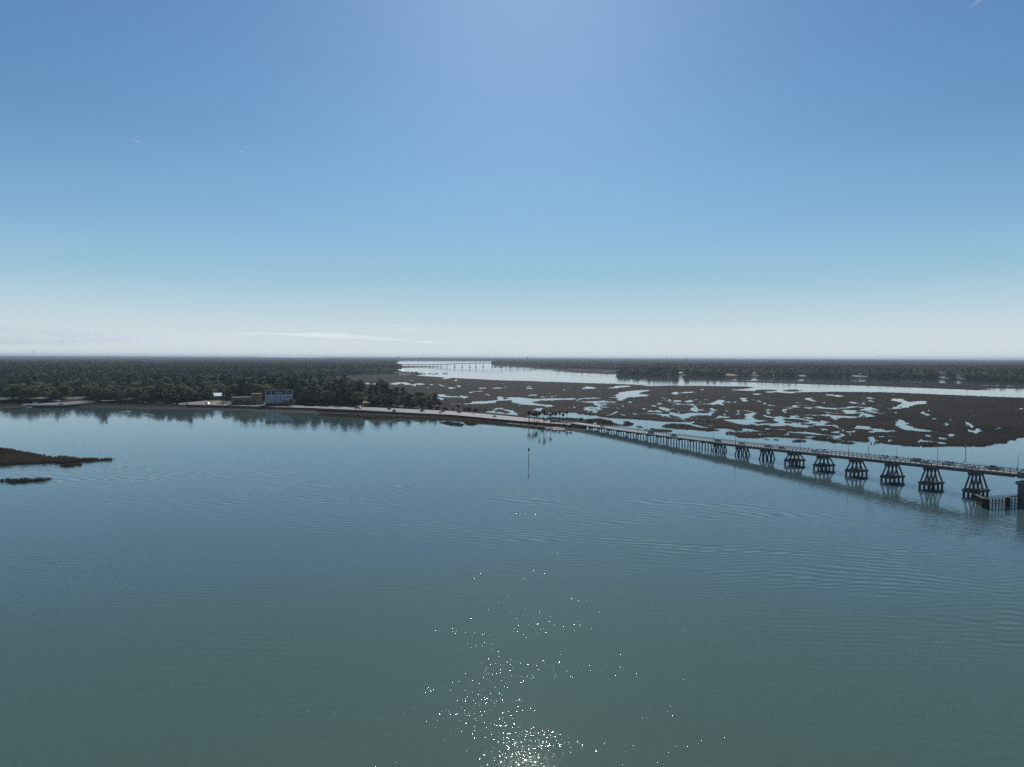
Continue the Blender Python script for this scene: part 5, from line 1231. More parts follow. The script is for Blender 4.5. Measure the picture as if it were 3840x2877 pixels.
# ------------------------------------------------------------------ sailboats and buoys
def sailboat(L_, mast_h, label, p, rz, colr='offwhite', canvas='navy', group=None):
    t = thing('sailboat', label, 'sailboat', (p.x, p.y, 0), rz, group); W_ = L_ * .3
    hull(MB(), L_, W_, .5, L_ * .1).build('hull', MT[colr], t)
    z = L_ * .1
    MB().loft([[(-L_ * .18, -W_ * .3, z), (-L_ * .18, W_ * .3, z), (-L_ * .18, W_ * .24, z + .55), (-L_ * .18, -W_ * .24, z + .55)], [(L_ * .2, -W_ * .26, z + .05), (L_ * .2, W_ * .26, z + .05), (L_ * .17, W_ * .2, z + .45), (L_ * .17, -W_ * .2, z + .45)]]).build('cabin', MT['white'], t)
    MB().tube((L_ * .08, 0, z), (L_ * .08, 0, mast_h), .09, .06, 7).tube((L_ * .08, -W_ * .25, mast_h * .55), (L_ * .08, W_ * .25, mast_h * .55), .03).build('mast', MT['offwhite'], t)
    MB().tube((L_ * .08, 0, z + 1.1), (-L_ * .36, 0, z + 1.15), .07, .06).build('boom', MT['steel'], t)
    MB().loft([[(L_ * .05, -.14, z + 1.15), (L_ * .05, .14, z + 1.15), (L_ * .05, 0, z + 1.55)], [(-L_ * .34, -.1, z + 1.2), (-L_ * .34, .1, z + 1.2), (-L_ * .34, 0, z + 1.4)]]).build('furled_sail', MT[canvas], t)
    rg = MB(); 
    for e in ((L_ * .5, 0, z * 1.2), (-L_ * .5, 0, z), (0, W_ * .45, z), (0, -W_ * .45, z)): rg.tube((L_ * .08, 0, mast_h), e, .018, n=4)
    rg.build('rigging', MT['darksteel'], t)
    return t
sailboat(7.2, 9.0, 'small blue hulled sailboat moored nearest the boat landing', P(321, 1549.5), .05, 'car_silver')
sailboat(10.5, 13.2, 'largest moored sailboat with tall mast before the shore wood', P(476, 1547.5), .08)
sailboat(8.6, 11.5, 'white sailboat moored lowest in the photo right of the tall one', P(560, 1559.0), 3.1, 'white', 'greywood')
for (px, py, sz, lb), rz in zip((((1586, 1402.2, 5.5, 'tiny leftmost sailboat of the far anchorage'), (1593, 1402.8, 8, 'second sailboat from the left in the far anchorage'), (1611, 1401.4, 8.5, 'left boat of the close trio in the far anchorage'), (1619.6, 1402.2, 7.5, 'middle boat of the close trio in the far anchorage'),
        (1625.6, 1403.8, 6.5, 'right boat of the close trio in the far anchorage'), (1636.7, 1401.0, 11, 'big sailboat alone between the trio and the right pair'), (1665, 1401.6, 9.5, 'left boat of the right pair in the far anchorage'), (1673.4, 1401.8, 10.5, 'right boat of the right pair in the far anchorage'))), (.3, .5, .2, 1.2, .4, .1, .6, 2.5)):
    sailboat(sz * 1.15, sz * 1.5 + 2, lb, P(px, py), rz, 'car_dark' if sz > 7 else 'car_grey', group='sailboats in the far anchorage')
def buoy(px, py, r, label, m='darksteel', pole=False):
    p = P(px, py); t = thing('buoy', label, 'buoy', tuple(p))
    MB().tube((0, 0, -r * .5), (0, 0, r * .6), r, r * .75, 12).tube((0, 0, r * .6), (0, 0, r * 1.1), r * .75, r * .3, 12).build('float', MT[m], t)
    MB().tube((0, 0, r), (0, 0, r * (4 if pole else 1.9)), r * .12, n=6).build('staff', MT[m], t)
buoy(400, 1586.5, .75, 'round dark mooring buoy in open water off the shore wood')
buoy(237.5, 1539, .4, 'thin white buoy off the sea wall', 'white', True)
buoy(1899, 1386.5, 1.8, 'dark buoy in the far river short of the distant bridge')
buoy(1879, 1396, 1.6, 'low buoy in the far river nearer the marsh')
for px, py, yt, lb in ((2095, 1398.5, 1393.5, 'thin channel post off the far marsh point'), (2153, 1403.5, 1398.5, 'second thin channel post off the far marsh point')):
    p = P(px, py); h = zat(p.x, p.y, yt); t = thing('channel_marker', lb, 'marker', tuple(p)); MB().tube((0, 0, -2), (0, 0, h), .45, .4).build('pile', MT['pile'], t); MB().box(-.8, .8, -.6, -.45, h - 1.6, h).build('marker_board', MT['darksteel'], t)

# ------------------------------------------------------------------ buildings at the causeway
def face_cam(p): return math.atan2(p.y, p.x) - PI / 2
def winset(par, me, pts):
    for x, y, z in pts: link('window', me, par, (x, y, z))
def win_mesh(w_, h, m='glass'):
    me = MB().box(-w_ / 2, w_ / 2, -.06, .04, 0, h).mesh('window'); me.materials.append(MT[m]); return me
p = P(1046, 1521, 2.35); t = thing('apartment_building', 'pale blue three storey apartment building with white trim and dormers', 'apartment building', tuple(p), face_cam(p) + .04)
W2 = 14.7; zt = zat(p.x, p.y, 1463) - 2.35; e1 = zt * .70
MB().box(-W2, W2, 0, 12, 3.2, e1).build('wall', MT['bluewall'], t)
MB().box(-W2 + .6, W2 - .6, .8, 11.5, 0, 3.2).build('ground_floor', MT['slate'], t)
for x0, x1 in ((-W2 - .2, -W2 + 6.6), (W2 - 6.6, W2 + .2)):
    wf = MB().loft([[(x0, .9, e1), (x1, .9, e1), (x1, 11.5, e1), (x0, 11.5, e1)], [(x0 + .3, 3.2, zt - .2), (x1 - .3, 3.2, zt - .2), (x1 - .3, 9.5, zt - .2), (x0 + .3, 9.5, zt - .2)]]); rf = wf.build('roof', MT['slate'], t)
    tr = MB().bar((x0 + .3, 3.1, zt - .1), (x1 - .3, 3.1, zt - .1), .5, .35)
    for xx, xt in ((x0, x0 + .3), (x1, x1 - .3)): tr.bar((xx, .75, e1), (xt, 3.05, zt - .1), .55, .5)
    tr.build('roof_trim', MT['white'], t)
MB().loft([[(-W2 + 6.7, 3.2, e1), (W2 - 6.7, 3.2, e1), (W2 - 6.7, 11, e1), (-W2 + 6.7, 11, e1)], [(-W2 + 7.2, 5.2, zt - .6), (W2 - 7.2, 5.2, zt - .6), (W2 - 7.2, 9, zt - .6), (-W2 + 7.2, 9, zt - .6)]]).build('roof', MT['slate'], t)
for x in (-5.6, 5.6):
    MB().box(x - 1.6, x + 1.6, 6, 9.2, zt - .7, zt + .5).build('cupola_wall', MT['bluewall'], t)
    MB().add([(x - 2.1, 5.5, zt + .5), (x + 2.1, 5.5, zt + .5), (x + 2.1, 9.7, zt + .5), (x - 2.1, 9.7, zt + .5), (x, 7.6, zt + 2.0)], [(0, 1, 4), (1, 2, 4), (2, 3, 4), (3, 0, 4), (3, 2, 1, 0)]).build('cupola_roof', MT['slate'], t)
tr = MB()
for k in range(9): x = -4.2 + k * 1.05; tr.box(x - .06, x + .06, 1.2, 1.35, e1, e1 + 2.6 + (.8 if k == 4 else 0))
tr.box(-4.3, 4.3, 1.15, 1.4, e1 + 2.45, e1 + 2.7).box(-4.3, 4.3, 1.18, 1.32, e1 + 1.0, e1 + 1.12); tr.build('pergola', MT['white'], t)
fl = (e1 - 3.2) / 2
wm_ = win_mesh(1.5, 2.1); 
for r in range(2):
    z = 3.2 + r * fl
    winset(t, wm_, [(x, 0, z + .5) for x in (-13.4, -11.2, -9.2, -4.8, -2.6, .6, 2.8, 6.0, 9.4, 11.4, 13.6)])
    bl = MB().box(-W2 - .3, W2 + .3, -1.5, 0, z - .18, z + .02)
    bl.box(-W2 - .3, W2 + .3, -1.5, -1.42, z + 1.0, z + 1.1)
    for k in range(40): x = -W2 - .2 + k * (2 * W2 + .4) / 39; bl.box(x - .03, x + .03, -1.49, -1.43, z, z + 1.0)
    bl.build('balcony', MT['white'], t)
cl = MB()
for x in (-14.6, -9.9, -7.2, -.6, 4.6, 7.6, 14.6): cl.box(x - .16, x + .16, -1.48, -1.2, 0, e1)
cl.build('column', MT['white'], t)
winset(t, win_mesh(2.2, 1.6), [(x, 1.6, e1 + 1.2) for x in (-13.2, -10.8, 10.8, 13.2)])

for px, py, k, sc, lb in ((838, 1513, 3, .8, 'slim pine left of the group before the pavilion'), (846, 1511.5, 4, .85, 'middle slim pine before the right end of the pavilion'), (854, 1514, 3, .75, 'right slim pine between pavilion and stucco building'),
        (793, 1510, 4, .8, 'lone pine before the left end of the pavilion'), (886, 1519.5, 0, .5, 'small oak before the left half of the stucco building'), (903, 1519, 5, .55, 'small rounded tree before the middle of the stucco building'), (930, 1519.5, 1, .42, 'low oak by the right half of the stucco building'),
        (1072, 1523, 2, .55, 'oak screening the lower right corner of the pale blue apartments'), (1093, 1523.5, 0, .75, 'bigger oak right of the pale blue apartments'), (985, 1519.5, 5, .4, 'small tree between the stucco building and the apartments')):
    kd = KINDS[k]; o = thing({'oak': 'oak_tree', 'pine': 'pine_tree', 'pale': 'leafy_tree'}[kd], lb, lab[kd][1], tuple(P(px, py, 2.35)), px * .7); o.scale = (sc,) * 3
    link('trunk', trunks[k], o); link('crown', crowns[k], o)
for i, px in enumerate(range(1000, 1066, 9)):
    o = tag(link('shrub', bush[i % 3], None, tuple(P(px, 1522.5, 2.3))), 'dark hedge shrub along the foot of the pale blue apartments', 'shrub', 'hedge shrubs before the apartments'); o.scale = (1.25,) * 3; o.rotation_euler = (0, 0, i * 2.0)

p = P(925, 1518, 2.35); t = thing('stucco_building', 'low ochre stucco building with flat roof and taller terracotta corner block', 'building', tuple(p), face_cam(p))
zm = zat(p.x, p.y, 1490.5) - 2.35; zt = zat(p.x, p.y, 1478) - 2.35; sc = p.y / FPX
xa, xb, xc = (872 - 925) * sc, (943 - 925) * sc, (977 - 925) * sc
MB().box(xa, xb, 0, 12, 0, zm).build('wall', MT['ochre'], t)
MB().box(xa - .2, xb, -.2, .25, zm, zm + .5).box(xa - .2, xb, 11.75, 12.2, zm, zm + .5).build('parapet', MT['concrete'], t)
MB().box(xa + .3, xb, .3, 11.7, zm, zm + .1).build('roof', MT['white'], t)
MB().box(xb, xc, -1.2, 11, 0, zt).build('corner_block', MT['orange'], t)
MB().box(xb - .15, xc + .15, -1.35, 11.15, zt, zt + .35).build('cornice', MT['ochre'], t)
MB().box(xc, xc + .9, -1.1, 6, 0, zt - 1.2).build('side_wing', MT['ochre'], t)
winset(t, win_mesh(1.5, 2.3), [(x, 0, .6) for x in np.linspace(xa + 1.5, xb - 1.5, 7)])
winset(t, win_mesh(1.1, 1.5), [(x, 0, zm - 2.6) for x in np.linspace(xa + 1.5, xb - 1.5, 7)])
winset(t, win_mesh(2.6, 3.0), [(xb + 3.2, -1.2, .4)]); winset(t, win_mesh(1.3, 1.6), [(xb + 2.4, -1.2, zt - 4.2), (xb + 7.2, -1.2, zt - 4.2)])

p = P(820, 1501, 2.4); t = thing('park_pavilion', 'park pavilion with glaring white metal roof under the pines', 'pavilion', tuple(p), face_cam(p) + .08)
ze = zat(p.x, p.y, 1485) - 2.4; rw_ = 8.8
MB().add([(-rw_, -.8, ze), (rw_, -.8, ze), (rw_ - 2, 11.5, ze + 3.4), (-rw_ + 1.5, 11.5, ze + 3.4), (-rw_, -.8, ze - .25), (rw_, -.8, ze - .25), (rw_, 22, ze - .25), (-rw_, 22, ze - .25), (rw_, 22, ze), (-rw_, 22, ze)], [(0, 1, 2, 3), (2, 8, 9, 3), (0, 4, 5, 1), (1, 5, 6, 8), (4, 0, 9, 7), (1, 8, 2), (0, 3, 9), (4, 7, 6, 5), (8, 6, 7, 9)]).build('roof', MT['whitemetal'], t)
cl = MB()
for k in range(6): cl.box(-rw_ + .6 + k * 3.2 - .15, -rw_ + .6 + k * 3.2 + .15, -.3, 0, 0, ze - .25)
cl.build('column', MT['white'], t); MB().box(-rw_ + 2, rw_ - 2, 5, 20, 0, ze - .26).build('wall', MT['greywood'], t)

# ------------------------------------------------------------------ far shore houses, boathouses and docks
def far_house(px, py, w_, h, label, wallm='white', roofm='whitemetal', name='house', dep=9, storeys=2, cat='house'):
    p = P(px, py, 1.5); t = thing(name, label, cat, tuple(p), face_cam(p), 'houses along the far shore')
    MB().box(-w_ / 2, w_ / 2, 0, dep, 0, h * .68).build('wall', MT[wallm], t)
    e = .7; z = h * .68; r = min(w_, dep) * .35
    MB().add([(-w_ / 2 - e, -e, z), (w_ / 2 + e, -e, z), (w_ / 2 + e, dep + e, z), (-w_ / 2 - e, dep + e, z), (-w_ / 2 + r, dep / 2, h), (w_ / 2 - r, dep / 2, h)], [(0, 1, 5, 4), (1, 2, 5), (2, 3, 4, 5), (3, 0, 4), (3, 2, 1, 0)]).build('roof', MT[roofm], t)
    me = win_mesh(1.4, 1.7)
    for r_i in range(storeys): winset(t, me, [(x, 0, .8 + r_i * h * .34) for x in np.linspace(-w_ / 2 + 1.6, w_ / 2 - 1.6, max(2, int(w_ / 3.6)))])
def boathouse(px, py, w_, label, roofm='whitemetal', dockm='greywood', dl=14):
    p = P(px, py, 0); t = thing('boathouse', label, 'boathouse', tuple(p), face_cam(p), 'roofed docks along the far shore')
    MB().add([(-w_ / 2, -3.5, 4.4), (w_ / 2, -3.5, 4.4), (w_ / 2, 7, 4.4), (-w_ / 2, 7, 4.4), (-w_ / 2 + 1.5, 1.7, 6.0), (w_ / 2 - 1.5, 1.7, 6.0)], [(0, 1, 5, 4), (1, 2, 5), (2, 3, 4, 5), (3, 0, 4), (3, 2, 1, 0)]).build('roof', MT[roofm], t)
    ps = MB()
    for x in np.linspace(-w_ / 2 + .4, w_ / 2 - .4, 4):
        for y in (-3, 6.5): ps.tube((x, y, -2), (x, y, 4.4), .22, n=6)
    ps.build('pile', MT['greywood'], t); MB().box(-w_ / 2, w_ / 2 + dl * .3, -3.2, -1.2, 1.2, 1.5).box(-1.2, 1.2, 6.8, 6.8 + dl * 2.5, 1.2, 1.5).build('dock', MT[dockm], t)
bhs = [(2268, 1400.0, 11, 'boathouse with reddish roof standing off the far marsh point', 'rust'), (2278, 1400.4, 9, 'smaller reddish boathouse beside the first off the marsh point', 'rust'), (2328, 1405, 9, 'low boathouse where the far wood meets the marsh point', 'greywood'), (2357, 1406.5, 14, 'bright white roofed boathouse at the left end of the far wood', 'whitemetal'),
       (2501, 1406.5, 14, 'white roofed boathouse with long dock left of the far motor yacht', 'whitemetal'), (2540, 1407, 9, 'grey boathouse below the white hillside house on the far shore', 'greywood'), (2612, 1407, 10, 'pale boathouse just left of the far motor yacht', 'offwhite'), (2778, 1408.5, 10, 'boathouse with tilted white roof right of the orange bank', 'whitemetal'),
       (2905, 1410, 9, 'left of two white boathouses right of the far ketch', 'whitemetal'), (2916, 1410.5, 9, 'right of two white boathouses right of the far ketch', 'whitemetal'), (2938, 1411, 11, 'grey roofed boathouse with dock beyond the white pair', 'concrete'), (3058, 1412.5, 11, 'boathouse with slanting gangway left of the villa beach', 'concrete'),
       (3146, 1413.5, 10, 'white boathouse just left of the villa beach', 'whitemetal'), (3160, 1415, 10, 'grey boathouse touching the villa beach', 'concrete'), (3458, 1419, 12, 'white boathouse left of the big grey house', 'whitemetal'), (3530, 1421.5, 16, 'white roofed dock below the big grey house', 'whitemetal'), (3624, 1421.5, 8, 'small white dock roof between the grey house and the rusty dock', 'whitemetal')]
for px, py, w_, lb, rm in bhs: boathouse(px, py if px < 2300 else interp(SHORE_R, px) + 0.9, w_ * 1.05, lb, rm)
far_house(2553, 1404.5, 13, 8.5, 'white house among trees above the far shore', 'white')
far_house(3222, 1409, 12, 9, 'bright white roofed villa above a tan beach on the far shore')
far_house(3532, 1410.5, 22, 13.5, 'big grey three storey house with hip roof on the far shore', 'bluewall', 'concrete', storeys=3, dep=14)
far_house(3592, 1411.5, 18, 5, 'long low white roofed house right of the big grey house', 'offwhite')
far_house(2828, 1404, 9, 6, 'white cottage half hidden in the far wood', 'offwhite')
for pl, lb, m_ in (([(2725, 1401.5), (2752, 1401.5), (2760, 1408.5), (2718, 1408.5)], 'bare orange earth bank on the far shore', 'orange'), ([(3192, 1404), (3206, 1407), (3240, 1410), (3252, 1414), (3215, 1415.5), (3196, 1411)], 'tan beach below the white villa', 'sand'),
                  ([(3000, 1404), (3020, 1404.5), (3020, 1411), (2992, 1411)], 'tan earth bank left of the villa shore', 'sand'), ([(3255, 1412), (3328, 1413.5), (3326, 1417), (3252, 1416)], 'thin tan strip of shore right of the villa beach', 'sand'), ([(2450, 1406), (2480, 1406), (2478, 1408.5), (2448, 1408.5)], 'thin tan bank left of the white dock', 'sand')):
    yb_ = (min(y for x, y in pl) + max(y for x, y in pl)) / 2
    tag(poly_sheet('sand', [tuple(P(x, y, 4.5 if y < yb_ else 1.0)) for x, y in pl], MT[m_]), lb, 'beach', kind='structure')
p = P(3706, 1423.5, 0); t = thing('long_dock', 'long rusty red roofed dock near the right end of the far shore', 'dock', tuple(p), face_cam(p))
MB().box(-16, 16, -2, 4, 4.2, 4.8).build('roof', MT['rust'], t); ps = MB()
for x in np.linspace(-18, 18, 13):
    for y in (-2, 3.6): ps.tube((x, y, -2), (x, y, 4.2), .22, n=6)
ps.build('pile', MT['greywood'], t); MB().box(-22, 24, -2, 4, 1.2, 1.6).build('deck', MT['greywood'], t)
p = P(2648, 1409.3, 0); t = thing('motor_yacht', 'white motor yacht moored at the far shore', 'yacht', tuple(p), 3.0)
hull(MB(), 17, 4.6, .8, 2.0).build('hull', MT['white'], t); MB().box(-6, 3, -1.8, 1.8, 2.0, 3.9).box(-4.5, 1, -1.5, 1.5, 3.9, 5.6).build('cabin', MT['white'], t); MB().box(-5.5, 2.6, -1.83, 1.83, 2.8, 3.5).build('window', MT['glass'], t)
MB().tube((-2, 0, 5.6), (-2, 0, 8.2), .12).build('mast', MT['white'], t)
for px, py, h, lb in ((2868, 1410.6, 13, 'sailboat with pale mast moored before the far dark wood'), (2593, 1409, 5, 'tiny white sailboat moored left of the motor yacht')):
    sailboat(8.5, h, lb, P(px, py), .1, 'white', 'offwhite')

# marina at the left bank of the far river
mp = [P(x, y, 1.2) for x, y in ((1470, 1399), (1500, 1399.5), (1530, 1402.5), (1552, 1406.5))]
t = thing('marina_dock', 'cluttered marina dock with many pilings at the far river bend', 'dock', tuple(mp[0])); dk = MB(); pl = MB()
for a, c in zip(mp[:-1], mp[1:]):
    dk.bar(a - mp[0], c - mp[0], 5, .5)
    for k in range(9):
        q_ = a.lerp(c, k / 9) - mp[0]
        dk.bar(q_, q_ + Vector((8, 170, 0)), 2.5, .4)
        for j in range(8):
            w_ = q_ + Vector((8 * j / 7 + rnd.uniform(-3, 3), 170 * j / 7, 0)); pl.tube(w_ - Vector((0, 0, 3)), w_ + Vector((0, 0, rnd.uniform(1.5, 4.5))), .32, n=5)
dk.build('deck', MT['greywood'], t); pl.build('pile', MT['greywood'], t)
for px, py, lb in ((1487, 1391, 'left white roofed boathouse at the far marina'), (1498, 1392, 'right white roofed boathouse at the far marina'), (1490, 1384.5, 'hindmost white boathouse at the far marina'), (1508, 1395, 'pale boathouse nearest the marina dock')): boathouse(px, py, 13, lb)
for px, sc_ in ((1548, 1.0), (1560, 1.25), (1565, .9)):
    o = thing('leafy_tree', {1548: 'small tree left of the clump on the marina spit', 1560: 'largest round tree on the tip of the marina spit', 1565: 'small tree at the water end of the marina spit'}[px], 'leafy tree', tuple(P(px, 1408.2, .6)), px, 'trees on the marina spit'); o.scale = (sc_ * .8,) * 3
    link('trunk', trunks[5], o); link('crown', crowns[0], o)
# second marina by the right foot of the far bridge
mp = [P(x, y, 1.2) for x, y in ((1995, 1377.5), (2040, 1378), (2095, 1380))]
t = thing('marina_dock', 'low marina dock at the right foot of the distant bridge', 'dock', tuple(mp[0])); dk = MB(); pl = MB()
for a, c in zip(mp[:-1], mp[1:]):
    dk.bar(a - mp[0], c - mp[0], 6, .6)
    for k in range(10):
        q_ = a.lerp(c, k / 10) - mp[0]; pl.tube(q_ - Vector((0, 0, 3)), q_ + Vector((0, 0, rnd.uniform(2, 7))), .4, n=5); pl.tube(q_ + Vector((3, 90, -3)), q_ + Vector((3, 90, rnd.uniform(2, 6))), .4, n=5)
dk.build('deck', MT['greywood'], t); pl.build('pile', MT['greywood'], t)
for px, py, lb in ((2050, 1377.3, 'left white shed at the right foot of the distant bridge'), (2058, 1377.5, 'right white shed at the right foot of the distant bridge')): boathouse(px, py, 16, lb)

# ------------------------------------------------------------------ distant high bridge
ctrl = [(1470, 1371.4, 5.5), (1516, 1371.2, 6.2), (1595, 1372.6, 8), (1624, 1374.0, 10.5), (1653, 1375.6, 13.5), (1704, 1376.8, 18.3), (1762, 1377.0, 21.2), (1812, 1376.9, 22.6), (1880, 1377.2, 22.4), (1941, 1377.8, 18.5), (1991, 1378.6, 12), (2020, 1379, 8)]
cp_ = [P(x, y, 0) for x, y, z in ctrl]; czs = [c[2] for c in ctrl]
t = thing('distant_bridge', 'long high road bridge on tall columns far across the river', 'bridge', tuple(cp_[0]))
dk = MB(); 
def cpt(px):
    xs_ = [c[0] for c in ctrl]; y = float(np.interp(px, xs_, [c[1] for c in ctrl])); p = P(px, y, 0); return Vector((p.x, p.y, float(np.interp(px, xs_, czs))))
pts = [cpt(x) for x in np.linspace(1470, 2020, 60)]
for a, c in zip(pts[:-1], pts[1:]): dk.bar(a - cp_[0], c - cp_[0], 11, 2.4)
dk.build('deck', MT['concrete_dark'], t)
rl = MB()
for a, c in zip(pts[:-1], pts[1:]):
    for o in (-5.2, 5.2): rl.bar(a - cp_[0] + Vector((0, o, 1.7)), c - cp_[0] + Vector((0, o, 1.7)), .4, 1.0)
rl.build('parapet', MT['concrete'], t)
for px in [1400 + x / 3.16 for x in (420, 470, 525, 571, 617, 663, 709, 756, 801, 872, 963, 1052, 1144, 1214, 1301, 1409, 1519, 1625, 1710, 1779, 1867)]:
    c = cpt(px) - cp_[0]; pr = link('pier', None, t)
    tall = c.z > 17
    for o in (-3.2, 3.2): MB().box(c.x - 1.2, c.x + 1.2, c.y + o - 1.1, c.y + o + 1.1, -3, c.z - 2.2).build('column', MT['concrete_dark'], pr)
    MB().box(c.x - 1.7, c.x + 1.7, c.y - 6, c.y + 6, c.z - 2.4, c.z - 1.2).build('pier_cap', MT['concrete_dark'], pr)
    if tall: MB().box(c.x - 5, c.x + 5, c.y - 7, c.y + 7, -2, 2.2).build('footing', MT['concrete_dark'], pr)
for x0, lb in ((1857, 'dark fender left of the channel under the distant bridge'), (1874, 'dark fender right of the channel under the distant bridge')):
    p = P(x0, 1376.8, 0); tf = thing('channel_fender', lb, 'fender', tuple(p)); MB().box(-7, 7, -2, 2, -2, 3.2).build('timber_wall', MT['timber'], tf); ps = MB()
    for k in range(5): ps.tube((-7 + k * 3.5, -2.3, -2), (-7 + k * 3.5, -2.3, 4.2), .5, n=6)
    ps.build('pile', MT['timber'], tf)
tag(poly_sheet('mudflat', [tuple(P(x, y, .3)) for x, y in ((1478, 1371), (1560, 1372.4), (1640, 1374.2), (1668, 1375.4), (1640, 1376.4), (1570, 1378), (1500, 1380.6), (1490, 1376))], MT['mud']), 'dark mud spit under the left end of the distant bridge', 'mud flat', kind='structure')

# ------------------------------------------------------------------ towers on the skyline
def tower(px, pyb, pyt, label, kind, D=None):
    p = P(px, pyb, 0) if D is None else Vector(((px - 1920) / FPX * D, D, 0))
    h = zat(p.x, p.y, pyt); t = thing({'tank': 'water_tower', 'mast': 'radio_mast', 'block': 'water_tower'}[kind], label, {'tank': 'water tower', 'mast': 'radio mast', 'block': 'water tower'}[kind], tuple(p))
    k = p.y / 9000
    if kind == 'mast':
        m_ = MB()
        for a in range(3): m_.tube((2.5 * k * math.cos(a * 2.1), 2.5 * k * math.sin(a * 2.1), 0), (1.6 * k * math.cos(a * 2.1), 1.6 * k * math.sin(a * 2.1), h), .55 * k, n=5)
        n = 14
        for j in range(n): m_.tube((2.2 * k * math.cos(j * 2.1), 2.2 * k * math.sin(j * 2.1), h * j / n), (2.0 * k * math.cos(j * 2.1 + 2.1), 2.0 * k * math.sin(j * 2.1 + 2.1), h * (j + 1) / n), .35 * k, n=4)
        m_.build('lattice', MT['steel'], t)
        MB().box(-4 * k, 4 * k, -2 * k, 2 * k, h * .93, h * .97).build('antenna', MT['darksteel'], t)
    else:
        hh = h * .78
        m_ = MB(); R = 11.0 * k if kind == 'block' else 7 * k
        prof = [(0, .5), (.18, .9), (.45, 1), (.75, .9), (1, .3)]
        for (a, ra), (b_, rb) in zip(prof[:-1], prof[1:]): m_.tube((0, 0, hh + (h - hh) * a), (0, 0, hh + (h - hh) * b_), R * ra, R * rb, 14)
        m_.build('tank', MT['offwhite'] if kind == 'tank' else MT['steel'], t)
        lg = MB()
        for a in range(6): lg.tube((R * .9 * math.cos(a), R * .9 * math.sin(a), 0), (R * .7 * math.cos(a), R * .7 * math.sin(a), hh + 2), .8 * k, n=5)
        lg.tube((0, 0, 0), (0, 0, hh), 1.4 * k); lg.build('support', MT['steel'], t)
tower(1490.5, 1346, 1336.5, 'dark water tower on the skyline above the river mouth', 'block', 9500)
tower(1978.5, 1346, 1338.0, 'small dark water tower on the skyline right of the river', 'block', 9500)
tower(2089.5, 1360, 1346.5, 'pale water tower in the wood beyond the far bridge', 'tank', 4600)
tower(2498, 1360, 1338.2, 'left lattice mast with wide head above the far wood', 'mast', 4700)
tower(2574, 1360, 1338.0, 'right lattice mast above the far wood', 'mast', 4700)
tower(127.5, 1350, 1313.5, 'thin radio mast on the left skyline', 'mast', 6500)

# ------------------------------------------------------------------ high cloud streaks and contrails
def cloud_mat(name, dens):
    m = bpy.data.materials.new(name); m.use_nodes = True; nt = m.node_tree; nt.nodes.remove(nt.nodes['Principled BSDF'])
    v = nt.nodes.new('ShaderNodeVolumePrincipled'); v.inputs['Color'].default_value = (1, 1, 1, 1); v.inputs['Density'].default_value = dens; v.inputs['Anisotropy'].default_value = 0.6
    nt.links.new(v.outputs[0], nt.nodes['Material Output'].inputs['Volume']); return m
def cloud(top, bot, label, alt, dens, strands=5, seed=1):
    g = random.Random(seed); X0, X1 = top[0][0], top[-1][0]; V = []; F = []; n = 26; k = 6
    for si in range(strands):
        if si == 0: x0, x1, c0, c1, hw = X0, X1, .5, .5, .30
        else:
            ln = (X1 - X0) * g.uniform(.25, .6); x0 = X0 + (X1 - X0 - ln) * g.random(); x1 = x0 + ln; c0 = g.uniform(.15, .85); c1 = c0 + g.uniform(-.2, .2); hw = g.uniform(.06, .16)
        b0_ = len(V); dz = 420 * si; rows = []
        ph = [g.uniform(0, 6) for _ in range(3)]
        for i in range(n + 1):
            u = i / n; x = x0 + (x1 - x0) * u; wv = .12 * math.sin(u * 9 + ph[0]) + .07 * math.sin(u * 23 + ph[1])
            tap = math.sqrt(max(0, 1 - (2 * u - 1) ** 2)) * (1 + .3 * math.sin(u * 17 + ph[2])); cc = c0 + (c1 - c0) * u + wv * hw * 2
            for j_ in range(k + 1):
                v = cc + hw * tap * (2 * j_ / k - 1); y = interp(top, x) * (1 - v) + interp(bot, x) * v; p = P(x, y, alt + dz)
                th = 150 * tap * math.sqrt(max(0, 1 - (2 * j_ / k - 1) ** 2)); rows.append((p, th))
        N_ = len(rows)
        V += [(p.x, p.y, alt + dz + th) for p, th in rows] + [(p.x, p.y, alt + dz - th) for p, th in rows]
        for i in range(n):
            for j_ in range(k):
                a = b0_ + i * (k + 1) + j_; c = a + k + 1
                F.append((a, c, c + 1, a + 1)); F.append((N_ + a, N_ + a + 1, N_ + c + 1, N_ + c))
    me = bpy.data.meshes.new('cloud'); me.from_pydata(V, [], F); me.materials.append(cloud_mat('thin high cloud', dens * 9e-5))
    tag(link('cloud', me), label, 'cloud', kind='stuff')
cloud([(760, 1249), (1000, 1243), (1250, 1250), (1545, 1270)], [(760, 1256), (1000, 1262), (1250, 1272), (1545, 1282)], 'long thin white cloud streak low over the horizon', 3000, 1.0)
cloud([(-300, 1200), (150, 1212), (500, 1232), (900, 1246)], [(-300, 1300), (150, 1300), (500, 1296), (900, 1290)], 'pale flat cloud veil low at the left', 3400, .42, 10, 5)
cloud([(560, 1231), (640, 1233), (720, 1238)], [(560, 1239), (640, 1240), (720, 1241)], 'short faint streak above the cloud veil', 3300, .6)
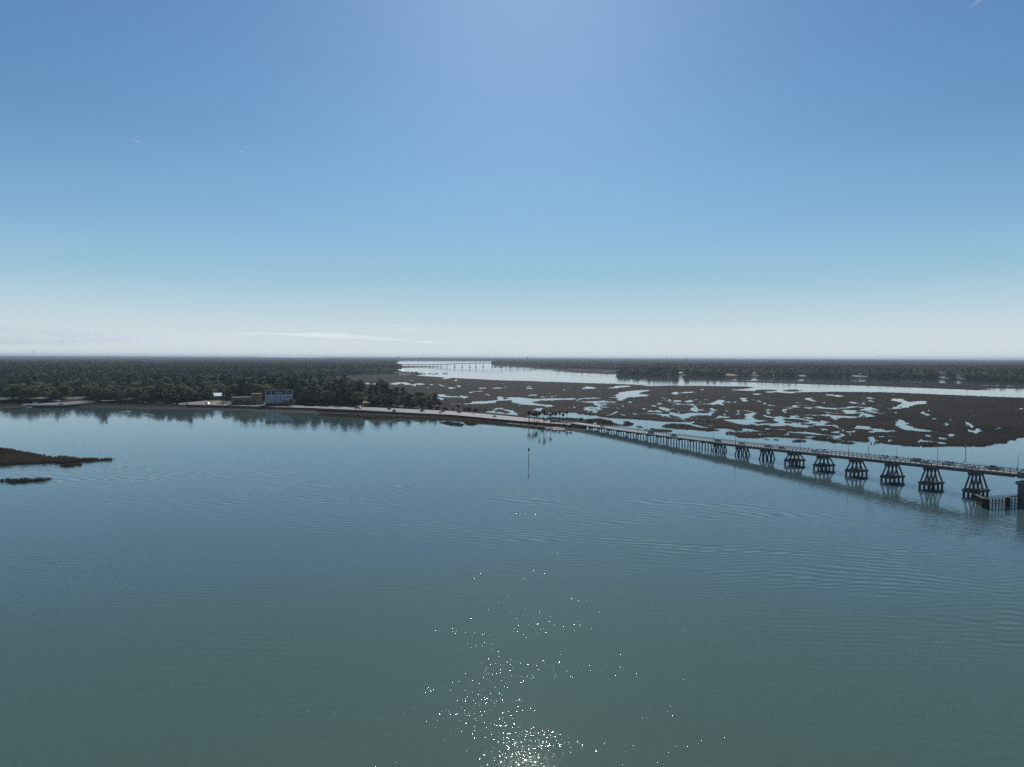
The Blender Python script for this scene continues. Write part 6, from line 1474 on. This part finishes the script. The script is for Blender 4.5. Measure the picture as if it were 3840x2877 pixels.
cloud([(1340, 1222), (1500, 1216), (1620, 1226)], [(1340, 1250), (1500, 1252), (1620, 1240)], 'wispy hooked cirrus over the centre left horizon', 3800, .13, 6, 3)
cloud([(1640, 1232), (1760, 1228), (1860, 1240)], [(1640, 1244), (1760, 1252), (1860, 1250)], 'faint smear of cirrus right of the hooked wisp', 3800, .10, 5, 4)
cloud([(1540, 1280), (1600, 1279), (1660, 1284)], [(1540, 1284), (1600, 1287), (1660, 1289)], 'tiny cloud sliver below the long streak', 3000, .6)
tr_m, tt_, tb_ = new_mat('ice contrail')
tl = tt_.nodes.new('ShaderNodeBsdfTranslucent'); tl.inputs['Color'].default_value = (1, 1, 1, 1); tp2 = tt_.nodes.new('ShaderNodeBsdfTransparent'); m2 = tt_.nodes.new('ShaderNodeMixShader')
nz2 = tt_.nodes.new('ShaderNodeTexNoise'); nz2.inputs['Scale'].default_value = 0.004; q2 = NT(tt_); tt_.links.new(q2.ramp(nz2.outputs['Fac'], .2, 1.0), m2.inputs[0])
tt_.links.new(tp2.outputs[0], m2.inputs[1]); tt_.links.new(tl.outputs[0], m2.inputs[2]); tt_.links.new(m2.outputs[0], tt_.nodes['Material Output'].inputs['Surface'])
for a, c, r, lb in (((3628, 36), (3692, -16), 14, 'double contrail entering at the top right corner'), ((489, 522), (527, 534), 12, 'faint short contrail in the upper left sky'), ((892, 566), (912, 571), 14, 'tiny contrail right of the first at upper left'),
                    ((2764, 860), (2782, 853), 18, 'small bright contrail in the right half of the sky'), ((1387, 999), (1396, 1002), 20, 'tiny contrail speck over the centre left')):
    A_, C_ = P(*a, 9000), P(*c, 9000); k = A_.length / FPX; t = thing('contrail', lb, 'contrail', tuple(A_)) if False else None
    m_ = MB(); n = 8
    for off in ((-1, 1) if r == 14 and a[0] > 3000 else (0,)):
        o = Vector((off * k * 2.0, 0, -off * k * 1.2)); 
        for i in range(n):
            u, v = i / n, (i + 1) / n
            m_.tube((C_ - A_) * u + o, (C_ - A_) * v + o, k * 1.5 * (.15 + .85 * u), k * 1.5 * (.15 + .85 * v), 8, False)
    o = m_.build('contrail', tr_m); o.location = A_; tag(o, lb, 'contrail')
